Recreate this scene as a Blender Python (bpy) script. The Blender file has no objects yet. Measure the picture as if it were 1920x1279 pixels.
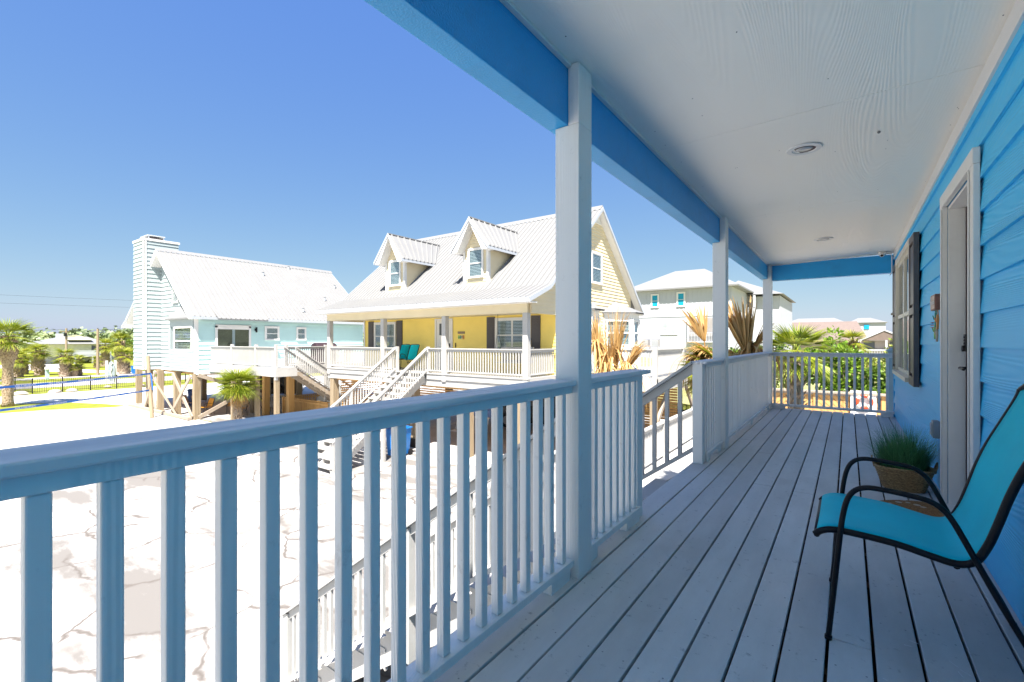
import bpy, math, random
from mathutils import Vector, Matrix
R=math.radians
random.seed(7)
S=bpy.context.scene; COL=S.collection
# ---------------- camera, sky, sun, exposure
cd=bpy.data.cameras.new('camera'); cam=bpy.data.objects.new('camera',cd); COL.objects.link(cam)
cam.location=(0,0,4.2); cam.rotation_euler=(R(90),0,R(35.74))
cd.sensor_width=36; cd.lens=36*876/1920; cd.clip_end=4000; cd.clip_start=.02
S.camera=cam
S.view_settings.view_transform='Standard'; S.view_settings.look='None'; S.view_settings.gamma=1
S.view_settings.exposure=1.78
W=bpy.data.worlds.new("World"); S.world=W; W.use_nodes=True
nt=W.node_tree; bg=nt.nodes['Background']; sky=nt.nodes.new('ShaderNodeTexSky'); sky.sky_type='NISHITA'
SUN=Vector((.298,-.476,1.)).normalized()
sky.sun_disc=False; sky.sun_elevation=math.asin(SUN.z); sky.sun_rotation=math.atan2(SUN.x,SUN.y)
sky.air_density=1.0; sky.dust_density=.6; sky.ozone_density=1.6; sky.altitude=0
# softer, bluer sky: gamma and tint on the sky texture
def _vm(op,src,val):
    x=nt.nodes.new('ShaderNodeVectorMath'); x.operation=op; nt.links.new(src,x.inputs[0]); x.inputs[1].default_value=val; return x.outputs[0]
_s=nt.nodes.new('ShaderNodeSeparateXYZ'); _c=nt.nodes.new('ShaderNodeCombineXYZ')
nt.links.new(_vm('MULTIPLY',sky.outputs[0],(.12,)*3),_s.inputs[0])
for _i,(_p,_k) in enumerate(((.82,.242),(.61,.250),(.07,.250))):
    _m=nt.nodes.new('ShaderNodeMath'); _m.operation='POWER'; nt.links.new(_s.outputs[_i],_m.inputs[0]); _m.inputs[1].default_value=_p
    _q=nt.nodes.new('ShaderNodeMath'); _q.operation='MULTIPLY'; nt.links.new(_m.outputs[0],_q.inputs[0]); _q.inputs[1].default_value=_k/.12; nt.links.new(_q.outputs[0],_c.inputs[_i])
nt.links.new(_c.outputs[0],bg.inputs[0]); bg.inputs[1].default_value=.12
sl=bpy.data.lights.new('sun','SUN'); sl.energy=4.8; sl.angle=R(.53); sl.color=(1,.945,.86)
so=bpy.data.objects.new('sun',sl); COL.objects.link(so); so.rotation_euler=SUN.to_track_quat('Z','Y').to_euler()

# ---------------- materials
MATS={}
def nodes(name):
    m=bpy.data.materials.new(name); m.use_nodes=True; n=m.node_tree
    return m,n,n.nodes['Principled BSDF']
def N(n,t,**k):
    x=n.nodes.new(t)
    for a,b in k.items():
        if a.startswith('i_'):
            key=a[2:]; key=int(key) if key.isdigit() else key.replace('_',' ')
            x.inputs[key].default_value=b
        else: setattr(x,a,b)
    return x
def coords(n,scale=(1,1,1)):
    tc=N(n,'ShaderNodeTexCoord'); geo=N(n,'ShaderNodeNewGeometry')
    mp=N(n,'ShaderNodeMapping'); mp.inputs['Scale'].default_value=scale
    n.links.new(geo.outputs['Position'],mp.inputs[0]); return mp.outputs[0]
def ramp(n,fac,stops):
    r=N(n,'ShaderNodeValToRGB'); e=r.color_ramp.elements
    while len(e)<len(stops): e.new(.5)
    for i,(p,c) in enumerate(stops):
        e[i].position=p; e[i].color=(*c,1) if len(c)==3 else c
    n.links.new(fac,r.inputs[0]); return r.outputs[0]
def mixc(n,f,a,b,mode='MIX'):
    x=N(n,'ShaderNodeMix',data_type='RGBA',blend_type=mode)
    for s,v in ((x.inputs[0],f),(x.inputs[6],a),(x.inputs[7],b)):
        if isinstance(v,(int,float)): s.default_value=v
        elif isinstance(v,tuple): s.default_value=(*v,1)[:4]
        else: n.links.new(v,s)
    return x.outputs[2]
def paint(name,c,rough=.5,var=.12,vs=1.5,bump=.15,bs=60,stretch=(1,1,1),dirt=None,dirtamt=.5,metal=0,spec=.5):
    """paint or plain stuff: slight tone variation, fine bump, optional stains"""
    if name in MATS: return MATS[name]
    m,n,b=nodes(name); b.inputs['Roughness'].default_value=rough; b.inputs['Metallic'].default_value=metal
    b.inputs['Specular IOR Level'].default_value=spec
    v=coords(n,stretch)
    no=N(n,'ShaderNodeTexNoise',i_Scale=vs,i_Detail=6.,i_Roughness=.6); n.links.new(v,no.inputs['Vector'])
    lo=tuple(x*(1-var) for x in c); hi=tuple(min(1,x*(1+var*.6)) for x in c)
    col=ramp(n,no.outputs[0],[(.3,lo),(.7,hi)])
    if dirt:
        n2=N(n,'ShaderNodeTexNoise',i_Scale=vs*4.3,i_Detail=8.,i_Roughness=.7); n.links.new(v,n2.inputs['Vector'])
        f=ramp(n,n2.outputs[0],[(.52,(0,0,0)),(.75,(dirtamt,)*3)])
        col=mixc(n,f,col,dirt)
    n.links.new(col,b.inputs['Base Color'])
    if bump:
        n3=N(n,'ShaderNodeTexNoise',i_Scale=bs,i_Detail=4.); n.links.new(v,n3.inputs['Vector'])
        bp=N(n,'ShaderNodeBump',i_Strength=bump,i_Distance=.01); n.links.new(n3.outputs[0],bp.inputs['Height']); n.links.new(bp.outputs[0],b.inputs['Normal'])
    MATS[name]=m; return m
def grain(name,c,rough=.5,axis='Y',scale=16.,stretch=.1,dist=7.,bump=.35,var=.08,dark=None,darkamt=.0,perp=1.,distance=.006,dirt=None,gf=18.):
    """painted or bare timber with embossed cathedral grain running along one axis"""
    if name in MATS: return MATS[name]
    m,n,b=nodes(name); b.inputs['Roughness'].default_value=rough
    s=[perp,perp,perp]; s['XYZ'.index(axis)]=stretch
    v=coords(n,tuple(s))
    # contour lines of a stretched smooth noise read as cathedral grain
    cn=N(n,'ShaderNodeTexNoise',i_Scale=1.6,i_Detail=2.,i_Roughness=.35); n.links.new(v,cn.inputs['Vector'])
    cm=N(n,'ShaderNodeMath',operation='MULTIPLY'); n.links.new(cn.outputs[0],cm.inputs[0]); cm.inputs[1].default_value=scale*gf
    wv=N(n,'ShaderNodeMath',operation='SINE'); n.links.new(cm.outputs[0],wv.inputs[0])
    # patchy strength so that grain fades in and out
    no=N(n,'ShaderNodeTexNoise',i_Scale=1.7,i_Detail=3.); n.links.new(v,no.inputs['Vector'])
    pm=ramp(n,no.outputs[0],[(.36,(.15,)*3),(.62,(1,)*3)])
    mul=N(n,'ShaderNodeMath',operation='MULTIPLY'); n.links.new(wv.outputs[0],mul.inputs[0]); n.links.new(pm,mul.inputs[1])
    fn=N(n,'ShaderNodeTexNoise',i_Scale=90.,i_Detail=3.); n.links.new(v,fn.inputs['Vector'])
    ad=N(n,'ShaderNodeMath',operation='MULTIPLY_ADD'); n.links.new(fn.outputs[0],ad.inputs[0]); ad.inputs[1].default_value=.25; n.links.new(mul.outputs[0],ad.inputs[2])
    bp=N(n,'ShaderNodeBump',i_Strength=bump,i_Distance=distance); n.links.new(ad.outputs[0],bp.inputs['Height']); n.links.new(bp.outputs[0],b.inputs['Normal'])
    no2=N(n,'ShaderNodeTexNoise',i_Scale=2.3,i_Detail=6.); n.links.new(v,no2.inputs['Vector'])
    col=ramp(n,no2.outputs[0],[(.3,tuple(x*(1-var) for x in c)),(.7,tuple(min(1,x*(1+var*.6)) for x in c))])
    if dark: 
        f=ramp(n,ad.outputs[0],[(.2,(0,0,0)),(1.,(darkamt,)*3)])
        col=mixc(n,f,col,dark)
    if dirt:
        geo=coords(n); nd=N(n,'ShaderNodeTexNoise',i_Scale=14.,i_Detail=8.,i_Roughness=.7); n.links.new(geo,nd.inputs['Vector'])
        f=ramp(n,nd.outputs[0],[(.6,(0,0,0)),(.78,(.55,)*3)]); col=mixc(n,f,col,dirt)
    n.links.new(col,b.inputs['Base Color']); MATS[name]=m; return m
def leafm(name,c1,c2,c3,rough=.45,scale=3.,trans=.25):
    if name in MATS: return MATS[name]
    m,n,b=nodes(name); b.inputs['Roughness'].default_value=rough
    g=N(n,'ShaderNodeNewGeometry'); no=N(n,'ShaderNodeTexNoise',i_Scale=scale,i_Detail=3.); n.links.new(g.outputs['Position'],no.inputs['Vector'])
    ad=N(n,'ShaderNodeMath',operation='MULTIPLY_ADD'); n.links.new(g.outputs['Random Per Island'],ad.inputs[0]); ad.inputs[1].default_value=.55
    sb=N(n,'ShaderNodeMath',operation='MULTIPLY'); n.links.new(no.outputs[0],sb.inputs[0]); sb.inputs[1].default_value=.5; n.links.new(sb.outputs[0],ad.inputs[2])
    col=ramp(n,ad.outputs[0],[(.15,c1),(.5,c2),(.85,c3)]); n.links.new(col,b.inputs['Base Color'])
    tr=N(n,'ShaderNodeBsdfTranslucent'); n.links.new(col,tr.inputs[0]); mx=N(n,'ShaderNodeMixShader'); mx.inputs[0].default_value=trans
    o=n.nodes['Material Output']; n.links.new(b.outputs[0],mx.inputs[1]); n.links.new(tr.outputs[0],mx.inputs[2]); n.links.new(mx.outputs[0],o.inputs[0])
    MATS[name]=m; return m
def glassm(name,tint=(.02,.03,.04),mixv=.0):
    if name in MATS: return MATS[name]
    m=bpy.data.materials.new(name); m.use_nodes=True; n=m.node_tree; n.nodes.clear()
    o=N(n,'ShaderNodeOutputMaterial'); gl=N(n,'ShaderNodeBsdfGlossy',i_Roughness=.02); tr=N(n,'ShaderNodeBsdfTransparent'); tr.inputs[0].default_value=(.82,.88,.9,1)
    fr=N(n,'ShaderNodeLayerWeight'); fr.inputs[0].default_value=.5; pw=N(n,'ShaderNodeMath',operation='POWER'); n.links.new(fr.outputs[1],pw.inputs[0]); pw.inputs[1].default_value=3.5; ad=N(n,'ShaderNodeMath',operation='MULTIPLY_ADD'); n.links.new(pw.outputs[0],ad.inputs[0]); ad.inputs[1].default_value=.85; ad.inputs[2].default_value=.08
    mx=N(n,'ShaderNodeMixShader'); n.links.new(ad.outputs[0],mx.inputs[0]); n.links.new(tr.outputs[0],mx.inputs[1]); n.links.new(gl.outputs[0],mx.inputs[2]); n.links.new(mx.outputs[0],o.inputs[0])
    MATS[name]=m; return m

M_rail=grain('porch_rail_paint',(.81,.80,.77),rough=.42,axis='Z',scale=14,stretch=.05,dist=5,bump=.22,distance=.003,gf=40.,dirt=(.35,.33,.30))
M_cap=grain('rail_cap_paint',(.78,.76,.75),rough=.5,axis='Y',scale=22,stretch=.05,dist=6,bump=.5,dark=(.30,.34,.40),darkamt=.25)
M_ceil=grain('ceiling_panel_paint',(.92,.88,.80),rough=.5,axis='Y',scale=11.,stretch=.085,bump=.27,distance=.0018,var=.02,perp=1.,gf=66.)
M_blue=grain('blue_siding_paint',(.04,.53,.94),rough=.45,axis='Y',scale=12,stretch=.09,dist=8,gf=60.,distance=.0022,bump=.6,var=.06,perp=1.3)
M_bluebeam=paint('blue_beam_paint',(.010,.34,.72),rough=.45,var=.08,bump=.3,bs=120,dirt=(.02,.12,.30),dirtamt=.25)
M_white=paint('white_trim_paint',(.74,.73,.71),rough=.45,var=.04,bump=.1,dirt=(.5,.48,.45),dirtamt=.2)
M_woodw=paint('white_painted_timber',(.46,.45,.435),rough=.5,var=.07,vs=3,bump=.2,dirt=(.45,.40,.33),dirtamt=.3)
M_strail=paint('stair_rail_paint',(.44,.44,.43),rough=.5,var=.06,vs=3,bump=.2,dirt=(.40,.37,.33),dirtamt=.3)
M_roof=paint('white_metal_roofing',(.215,.215,.216),rough=.5,var=.05,bump=.05,metal=.0)
M_roofedge=paint('metal_roof_edge',(.42,.45,.50),rough=.4,var=.05,bump=.05)
M_yel=paint('yellow_siding_shade_copy',(.97,.76,.20),rough=.5,var=.05,bump=.2)  # same siding as the gable, colour brightened for the shaded porch front
M_yelsun=paint('yellow_siding_sunlit_copy',(.72,.62,.42),rough=.5,var=.05,bump=.2)  # same yellow siding, sunlit tone put into the colour
M_mint=paint('mint_siding_shade_copy',(.50,.71,.70),rough=.5,var=.05,bump=.2)  # same siding as the gable, colour lifted for the mostly shaded side wall
M_mintsun=paint('mint_siding_sunlit_copy',(.36,.42,.43),rough=.5,var=.05,bump=.2)  # same mint siding, colour toned separately for the sunlit gable faces
M_grayw=paint('far_white_siding_paint',(.46,.48,.53),rough=.6,var=.03,bump=.0)
M_pile=grain('weathered_pile_timber',(.30,.235,.155),rough=.8,axis='Z',scale=9,stretch=.06,dist=6,bump=.5,dark=(.22,.15,.08),darkamt=.6,dirt=(.20,.17,.12))
M_pinew=grain('fresh_pine_timber',(.62,.36,.13),rough=.7,axis='Z',scale=9,stretch=.06,dist=6,bump=.3,dark=(.40,.19,.06),darkamt=.6)
M_brace=grain('grey_brace_timber',(.36,.30,.24),rough=.8,axis='Z',scale=9,stretch=.1,dist=6,bump=.3,dark=(.30,.22,.14),darkamt=.5)
M_dark=paint('dark_shutter_paint',(.085,.072,.075),rough=.4,var=.1,bump=.1)
M_black=paint('black_metal',(.006,.005,.007),rough=.42,var=.2,bump=.25,bs=200,spec=.3)
M_bronze=paint('dark_bronze_metal',(.03,.03,.035),rough=.35,var=.2,bump=.1,metal=.6)
M_gap=paint('weatherstrip_rubber',(.055,.025,.03),rough=.6,bump=0)
M_glass=glassm('window_glass')
M_room=paint('dim_room_lining',(.10,.11,.12),rough=.9,bump=0)
M_blind=paint('blind_slats',(.72,.72,.70),rough=.5,var=.02,bump=0)
M_int=paint('curtain_fabric',(.55,.52,.46),rough=.8,var=.15,vs=8,bump=0)
M_cyan=paint('cyan_window_film',(.01,.30,.46),rough=.15,var=.2,vs=2,bump=0)
M_conc=paint('house_slab_concrete',(.46,.45,.44),rough=.85,var=.12,bump=.2)
def tile(base,name,c,rough,**k): return paint(name,c,rough,**k)

# ---------------- mesh builder
ORG={}
def lettering(body,size,parent,loc,rot,mat,name='lettering'):
    tc=bpy.data.curves.new('tmp','FONT'); tc.body=body; tc.size=size; tc.extrude=.001; tc.align_x='CENTER'; tc.align_y='CENTER'
    to=bpy.data.objects.new('tmp',tc); COL.objects.link(to); bpy.context.view_layer.update()
    me=bpy.data.meshes.new_from_object(to.evaluated_get(bpy.context.evaluated_depsgraph_get())); bpy.data.objects.remove(to); me.materials.clear(); me.materials.append(mat)
    o=bpy.data.objects.new(name,me); COL.objects.link(o); o.parent=parent; o.location=loc; o.rotation_euler=rot; return o
class MB:
    def __init__(s): s.v=[]; s.f=[]; s.mi=[]; s.m=0
    def add(s,vs,fs):
        o=len(s.v); s.v+= [Vector(a) for a in vs]
        for f in fs: s.f.append(tuple(o+i for i in f)); s.mi.append(s.m)
    def box(s,x0,y0,z0,x1,y1,z1):
        if x0>x1:x0,x1=x1,x0
        if y0>y1:y0,y1=y1,y0
        if z0>z1:z0,z1=z1,z0
        s.add([(x0,y0,z0),(x1,y0,z0),(x1,y1,z0),(x0,y1,z0),(x0,y0,z1),(x1,y0,z1),(x1,y1,z1),(x0,y1,z1)],
              [(0,3,2,1),(4,5,6,7),(0,1,5,4),(1,2,6,5),(2,3,7,6),(3,0,4,7)])
        return s
    def bar(s,a,b,w,h,up=(0,0,1)):
        """rectangular bar from a to b, w across, h along up"""
        a=Vector(a);b=Vector(b);d=(b-a).normalized();u=Vector(up);r=d.cross(u)
        if r.length<1e-4: u=Vector((0,1,0)); r=d.cross(u)
        r.normalize();u=r.cross(d).normalized();r*=w/2;u=u*(h/2)
        s.add([a-r-u,a+r-u,a+r+u,a-r+u,b-r-u,b+r-u,b+r+u,b-r+u],[(0,1,2,3),(7,6,5,4),(0,4,5,1),(1,5,6,2),(2,6,7,3),(3,7,4,0)])
        return s
    def vbar(s,a,b,w,h):
        """sloped bar whose ends are cut plumb: cross-section vertical, h tall, w wide"""
        a=Vector(a);b=Vector(b);d=Vector((b.x-a.x,b.y-a.y,0)).normalized();r=Vector((d.y,-d.x,0))*(w/2);u=Vector((0,0,h/2))
        s.add([a-r-u,a+r-u,a+r+u,a-r+u,b-r-u,b+r-u,b+r+u,b-r+u],[(0,1,2,3),(7,6,5,4),(0,4,5,1),(1,5,6,2),(2,6,7,3),(3,7,4,0)])
        return s
    def prism(s,poly,off):
        n=len(poly);off=Vector(off);p=[Vector(q) for q in poly];s.add(p+[q+off for q in p],[tuple(range(n))[::-1],tuple(range(n,2*n))]+[(i,(i+1)%n,(i+1)%n+n,i+n) for i in range(n)])
        return s
    def quad(s,*p): s.add(p,[tuple(range(len(p)))]); return s
    def tube(s,pts,r,seg=8,cap=True,flat=1.):
        pts=[Vector(p) for p in pts];n=len(pts);rs=r if isinstance(r,(list,tuple)) else [r]*n
        vs=[];t0=(pts[1]-pts[0]).normalized();up=Vector((0,0,1)) if abs(t0.z)<.9 else Vector((0,1,0));x=t0.cross(up).normalized()
        for i,p in enumerate(pts):
            t=((pts[min(i+1,n-1)]-pts[i]).normalized()+(pts[i]-pts[max(i-1,0)]).normalized())
            t.normalize(); x=(x-t*x.dot(t)).normalized();y=t.cross(x)
            for k in range(seg):
                a=2*math.pi*k/seg; vs.append(p+x*math.cos(a)*rs[i]+y*math.sin(a)*rs[i]*flat)
        fs=[(i*seg+k,i*seg+(k+1)%seg,(i+1)*seg+(k+1)%seg,(i+1)*seg+k) for i in range(n-1) for k in range(seg)]
        if cap: fs+=[tuple(range(seg))[::-1],tuple(range((n-1)*seg,n*seg))]
        s.add(vs,fs);return s
    def lathe(s,prof,c=(0,0,0),seg=16,sx=1,sy=1,wob=0):
        vs=[];n=len(prof);c=Vector(c)
        for r,z in prof:
            for k in range(seg):
                a=2*math.pi*k/seg; q=r*(1+random.uniform(-wob,wob)); vs.append(c+Vector((math.cos(a)*q*sx,math.sin(a)*q*sy,z)))
        fs=[(i*seg+k,i*seg+(k+1)%seg,(i+1)*seg+(k+1)%seg,(i+1)*seg+k) for i in range(n-1) for k in range(seg)]
        fs+=[tuple(range(seg))[::-1],tuple(range((n-1)*seg,n*seg))]
        s.add(vs,fs);return s
    def build(s,name,mats,parent=None,local=False,bevel=0,smooth=False,org=None):
        me=bpy.data.meshes.new(name)
        o0=Vector((0,0,0))
        if not local:
            o0=ORG.get(parent.name,Vector((0,0,0))) if parent else (Vector(org) if org else Vector((0,0,0)))
        me.from_pydata([v-o0 for v in s.v],[],s.f); 
        if not isinstance(mats,(list,tuple)): mats=[mats]
        for m in mats: me.materials.append(m)
        if len(mats)>1: me.polygons.foreach_set('material_index',s.mi)
        if smooth: me.polygons.foreach_set('use_smooth',[True]*len(me.polygons))
        me.update(); o=bpy.data.objects.new(name,me); COL.objects.link(o)
        if parent: o.parent=parent; ORG[o.name]=o0
        else: o.location=o0 if not local else (0,0,0); ORG[o.name]=o0
        if bevel:
            b=o.modifiers.new('bevel','BEVEL'); b.width=bevel; b.segments=2; b.limit_method='ANGLE'; b.harden_normals=False
        return o
def tag(o,label=None,cat=None,group=None,kind=None):
    if label:o['label']=label
    if cat:o['category']=cat
    if group:o['group']=group
    if kind:o['kind']=kind
    return o
def thing(name,label,cat,loc=(0,0,0),rz=0,group=None):
    o=bpy.data.objects.new(name,None); COL.objects.link(o); o.location=loc; o.rotation_euler=(0,0,rz); o.empty_display_size=.2
    ORG[o.name]=Vector(loc); return tag(o,label,cat,group)
def structure(mb,name,m,**k): return tag(mb.build(name,m,**k),kind='structure')
def copy_tree(o,loc=None,rz=None,label=None,scale=None,parent=None):
    c=o.copy(); COL.objects.link(c)
    if parent: c.parent=parent; c.matrix_parent_inverse=Matrix()
    if loc is not None: c.location=loc
    if rz is not None: c.rotation_euler=(0,0,rz)
    if scale: c.scale=(scale,)*3 if not isinstance(scale,tuple) else scale
    if label: c['label']=label
    for ch in list(o.children): copy_tree(ch,parent=c)
    return c
def siding(mb,ax,plane,out,z0,z1,expo,ext,holes=(),phase=None,th=.014):
    """lap siding as wedge courses. ax 'X': wall runs along X at y=plane; 'Y': along Y at x=plane. ext(z)->(a,b)"""
    zs=phase if phase is not None else z0
    k=math.floor((z0-zs)/expo)
    while True:
        zb=zs+k*expo; zt=zb+expo; k+=1
        if zb>=z1: break
        cuts=sorted({max(zb,z0),min(zt,z1)}|{h[j] for h in holes for j in (2,3) if max(zb,z0)<h[j]<min(zt,z1)})
        for a_,b_ in zip(cuts,cuts[1:]):
            if b_-a_<1e-4: continue
            segs=[ext]; mid=(a_+b_)/2
            hs=sorted((h[0],h[1]) for h in holes if h[2]<mid<h[3])
            e0,e1=ext(a_),ext(b_)
            ivs=[]
            cur=('L',0)
            pts=[]
            lo=None
            start=None
            bounds=[(e0[0],e1[0])]+sum([[(h[0],h[0]),(h[1],h[1])] for h in hs],[])+[(e0[1],e1[1])]
            for i in range(0,len(bounds),2):
                (l0,l1),(r0,r1)=bounds[i],bounds[i+1]
                if r0-l0<1e-3 and r1-l1<1e-3: continue
                r1=max(r1,l1)
                ob=plane+out*(.002+th*(zt-a_)/expo); ot=plane+out*(.002+th*(zt-b_)/expo); pb=plane
                def P(a,o,z): return (a,o,z) if ax=='X' else (o,a,z)
                mb.add([P(l0,ob,a_),P(r0,ob,a_),P(r1,ot,b_),P(l1,ot,b_),P(l0,pb,a_),P(r0,pb,a_)],[(0,1,2,3),(4,5,1,0)])
    return mb
def window(parent,ax,plane,out,a0,a1,z0,z1,trim=.09,blinds=True,mull=0,name='window',style=None,paneM=None,room=True,sill=True,fm=None,deep=False):
    """framed sash window with its pane, blind and lining; mull vertical divisions"""
    fm=fm or M_white
    def P(a,o,z): return (a,plane+out*o,z) if ax=='X' else (plane+out*o,a,z)
    def B(mb,a,o,z,a2,o2,z2): p=P(a,o,z);q=P(a2,o2,z2); mb.box(*p,*q)
    f=MB(); d=.055
    B(f,a0-trim,0,z1,a1+trim,d,z1+trim); 
    B(f,a0-trim,0,z0-trim*(.6 if sill else 1),a1+trim,d+(.03 if sill else 0),z0)
    B(f,a0-trim,0,z0,a0,d-.003,z1); B(f,a1,0,z0,a1+trim,d-.003,z1)
    fr=f.build(name,fm,parent)
    # name frame as the window part with sash etc. below it
    fr.name=name; ORG[fr.name]=ORG.get(parent.name,Vector((0,0,0)))
    g=MB(); s=.035; zm=(z0+z1)/2; e_=0 if deep else .012
    n=mull+1; w=(a1-a0)/n
    for i in range(n):
        l=a0+i*w; r=l+w
        B(g,l,.004,z0,l+s,.032+e_,z1); B(g,r-s,.004,z0,r,.032+e_,z1)
        B(g,l+s,.006,z0,r-s,.03+e_,z0+s*1.2); B(g,l+s,.006,z1-s,r-s,.03+e_,z1)
        B(g,l+s,.008,zm-s*.6,r-s,.036+e_,zm+s*.6)
    c=g.build('sash',fm,fr)
    p=MB(); B(p,a0+.01,.0345 if not deep else .0125,z0+.01,a1-.01,.0375 if not deep else .0165,z1-.01); p.build('pane',paneM or M_glass,fr)
    if not paneM:
        r=MB(); B(r,a0,.017 if not deep else -.18,z0,a1,.019 if not deep else -.16,z1); r.build('lining',M_room,fr)
        if blinds:
            b=MB(); z=z0+.02
            while z<z1-.03:
                B(b,a0+.03,.021,z,a1-.03,.029,z+.032); z+=.055
            b.build('blind',M_blind,fr)
    return fr
def ribroof(mb,A,B_,C,D,pitch=.23,th=.05,rib=.045,rw=.045):
    """sloping metal sheet A-B (eave) to D-C (top): slab plus raised ribs up the slope"""
    A,B_,C,D=[Vector(q) for q in (A,B_,C,D)]
    n=(B_-A).cross(D-A).normalized()
    if n.z<0:n=-n
    mb.add([A,B_,C,D,A-n*th,B_-n*th,C-n*th,D-n*th],[(0,1,2,3),(7,6,5,4),(0,4,5,1),(1,5,6,2),(2,6,7,3),(3,7,4,0)])
    L=(B_-A).length; k=int(L/pitch); e=(B_-A).normalized()
    for i in range(k+1):
        t=(i+.5)/(k+1) if k else .5
        t=max(0.01,min(.99,t))
        p=A.lerp(B_,t); q=D.lerp(C,t)
        if (q-p).length<.05: continue
        w=e*rw/2; o=len(mb.v)
        mb.add([p-w*1.6+n*.001,p-w*.7+n*rib,p+w*.7+n*rib,p+w*1.6+n*.001,q-w*1.6+n*.001,q-w*.7+n*rib,q+w*.7+n*rib,q+w*1.6+n*.001],
               [(0,1,5,4),(1,2,6,5),(2,3,7,6),(0,3,2,1)])
def railing(parent,p0,p1,m,h=.95,pitch=.115,bw=.035,capw=.13,name='railing',slope=False,bottom=.09,capm=None,under=True):
    """far railing panel between two floor points (may slope): one part"""
    p0=Vector(p0);p1=Vector(p1);mb=MB();d=p1-p0;L=Vector((d.x,d.y,0)).length
    up=Vector((0,0,1))
    mb.vbar(p0+up*(h-.018),p1+up*(h-.018),capw,.036)
    if under: mb.vbar(p0+up*(h-.08),p1+up*(h-.08),.04,.085)
    mb.vbar(p0+up*bottom,p1+up*bottom,.08,.04)
    k=max(1,int(L/pitch))
    for i in range(k):
        q=p0.lerp(p1,(i+.5)/k); b=bw/2
        mb.box(q.x-b,q.y-b,q.z+bottom,q.x+b,q.y+b,q.z+h-.04)
    return mb.build(name,m,parent)
def stairs(parent,top,d,w,rise,run,n,m,strm=None,closed=False,nose=.03):
    """top: outer-left corner of the deck edge; d unit run direction, w width vector"""
    top=Vector(top);d=Vector(d);w=Vector(w);rs=rise/n;rn=run/(n-1)
    t=MB();s=MB()
    for i in range(1,n):
        a=top+d*(rn*(i-1)-nose*.5)-Vector((0,0,rs*i)); 
        b=a+d*(rn+nose); c=[a,b,b+w,a+w]
        t.add([q for q in c]+[q-Vector((0,0,.04)) for q in c],[(0,1,2,3),(7,6,5,4),(0,4,5,1),(1,5,6,2),(2,6,7,3),(3,7,4,0)])
    t.build('tread',m,parent)
    for f in (0.02,.5,.98):
        o=top+w*f; wn=w.normalized()*.02
        for a,b in ((o,o+d*run-Vector((0,0,rise))),):
            A=a-Vector((0,0,.06)); Bq=b+Vector((0,0,.0)); 
            p=[A,Bq+Vector((0,0,.10)),Bq-d*.18+Vector((0,0,.0)),A-Vector((0,0,.30))]
            p[2]=Bq+Vector((0,0,0))-d*.25*0-d*.30
            s.prism([q-wn for q in p],wn*2)
        if f!=.5:
            for i in range(1,n):  # tooth under each tread
                a=top+w*f+d*(rn*(i-1))-Vector((0,0,rs*i+.042)); q=[a,a+d*rn,a-Vector((0,0,rs)) ]
                s.prism([z-wn*.95 for z in q],wn*1.9)
    s.build('stringer',strm or m,parent)
# ---------------- ground, roads, lawns
def deckm():
    m,n,b=nodes('grey_deck_boards'); b.inputs['Roughness'].default_value=.5
    g=N(n,'ShaderNodeNewGeometry'); sx=N(n,'ShaderNodeSeparateXYZ'); n.links.new(g.outputs['Position'],sx.inputs[0])
    a=N(n,'ShaderNodeMath',operation='MULTIPLY_ADD'); n.links.new(sx.outputs[0],a.inputs[0]); a.inputs[1].default_value=1/.1385; a.inputs[2].default_value=20-.352/.1385
    fl=N(n,'ShaderNodeMath',operation='FLOOR'); n.links.new(a.outputs[0],fl.inputs[0])
    wn=N(n,'ShaderNodeTexWhiteNoise',noise_dimensions='1D'); n.links.new(fl.outputs[0],wn.inputs['W'])
    v=coords(n,(1,.25,1)); no=N(n,'ShaderNodeTexNoise',i_Scale=5.,i_Detail=8.,i_Roughness=.65); n.links.new(v,no.inputs['Vector'])
    c=ramp(n,no.outputs[0],[(.3,(.52,.515,.51)),(.55,(.61,.60,.595)),(.75,(.68,.67,.66))])
    h=N(n,'ShaderNodeHueSaturation'); n.links.new(c,h.inputs['Color']); ms=N(n,'ShaderNodeMapRange'); n.links.new(wn.outputs[0],ms.inputs[0]); ms.inputs[3].default_value=.88; ms.inputs[4].default_value=1.1; n.links.new(ms.outputs[0],h.inputs['Value'])
    # dark scuffs and flakes
    v2=coords(n); n2=N(n,'ShaderNodeTexNoise',i_Scale=22.,i_Detail=9.,i_Roughness=.75); n.links.new(v2,n2.inputs['Vector'])
    c2=mixc(n,ramp(n,n2.outputs[0],[(.60,(0,0,0)),(.70,(.75,)*3)]),h.outputs[0],(.12,.13,.15))
    n4=N(n,'ShaderNodeTexNoise',i_Scale=2.2,i_Detail=5.); n.links.new(v2,n4.inputs['Vector'])
    c3=mixc(n,ramp(n,n4.outputs[0],[(.58,(0,0,0)),(.8,(.35,)*3)]),c2,(.36,.33,.30))
    n.links.new(c3,b.inputs['Base Color'])
    n3=N(n,'ShaderNodeTexNoise',i_Scale=160.,i_Detail=3.); n.links.new(coords(n,(1,.3,1)),n3.inputs['Vector'])
    bp=N(n,'ShaderNodeBump',i_Strength=.3,i_Distance=.003); n.links.new(n3.outputs[0],bp.inputs['Height']); n.links.new(bp.outputs[0],b.inputs['Normal'])
    return m
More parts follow.
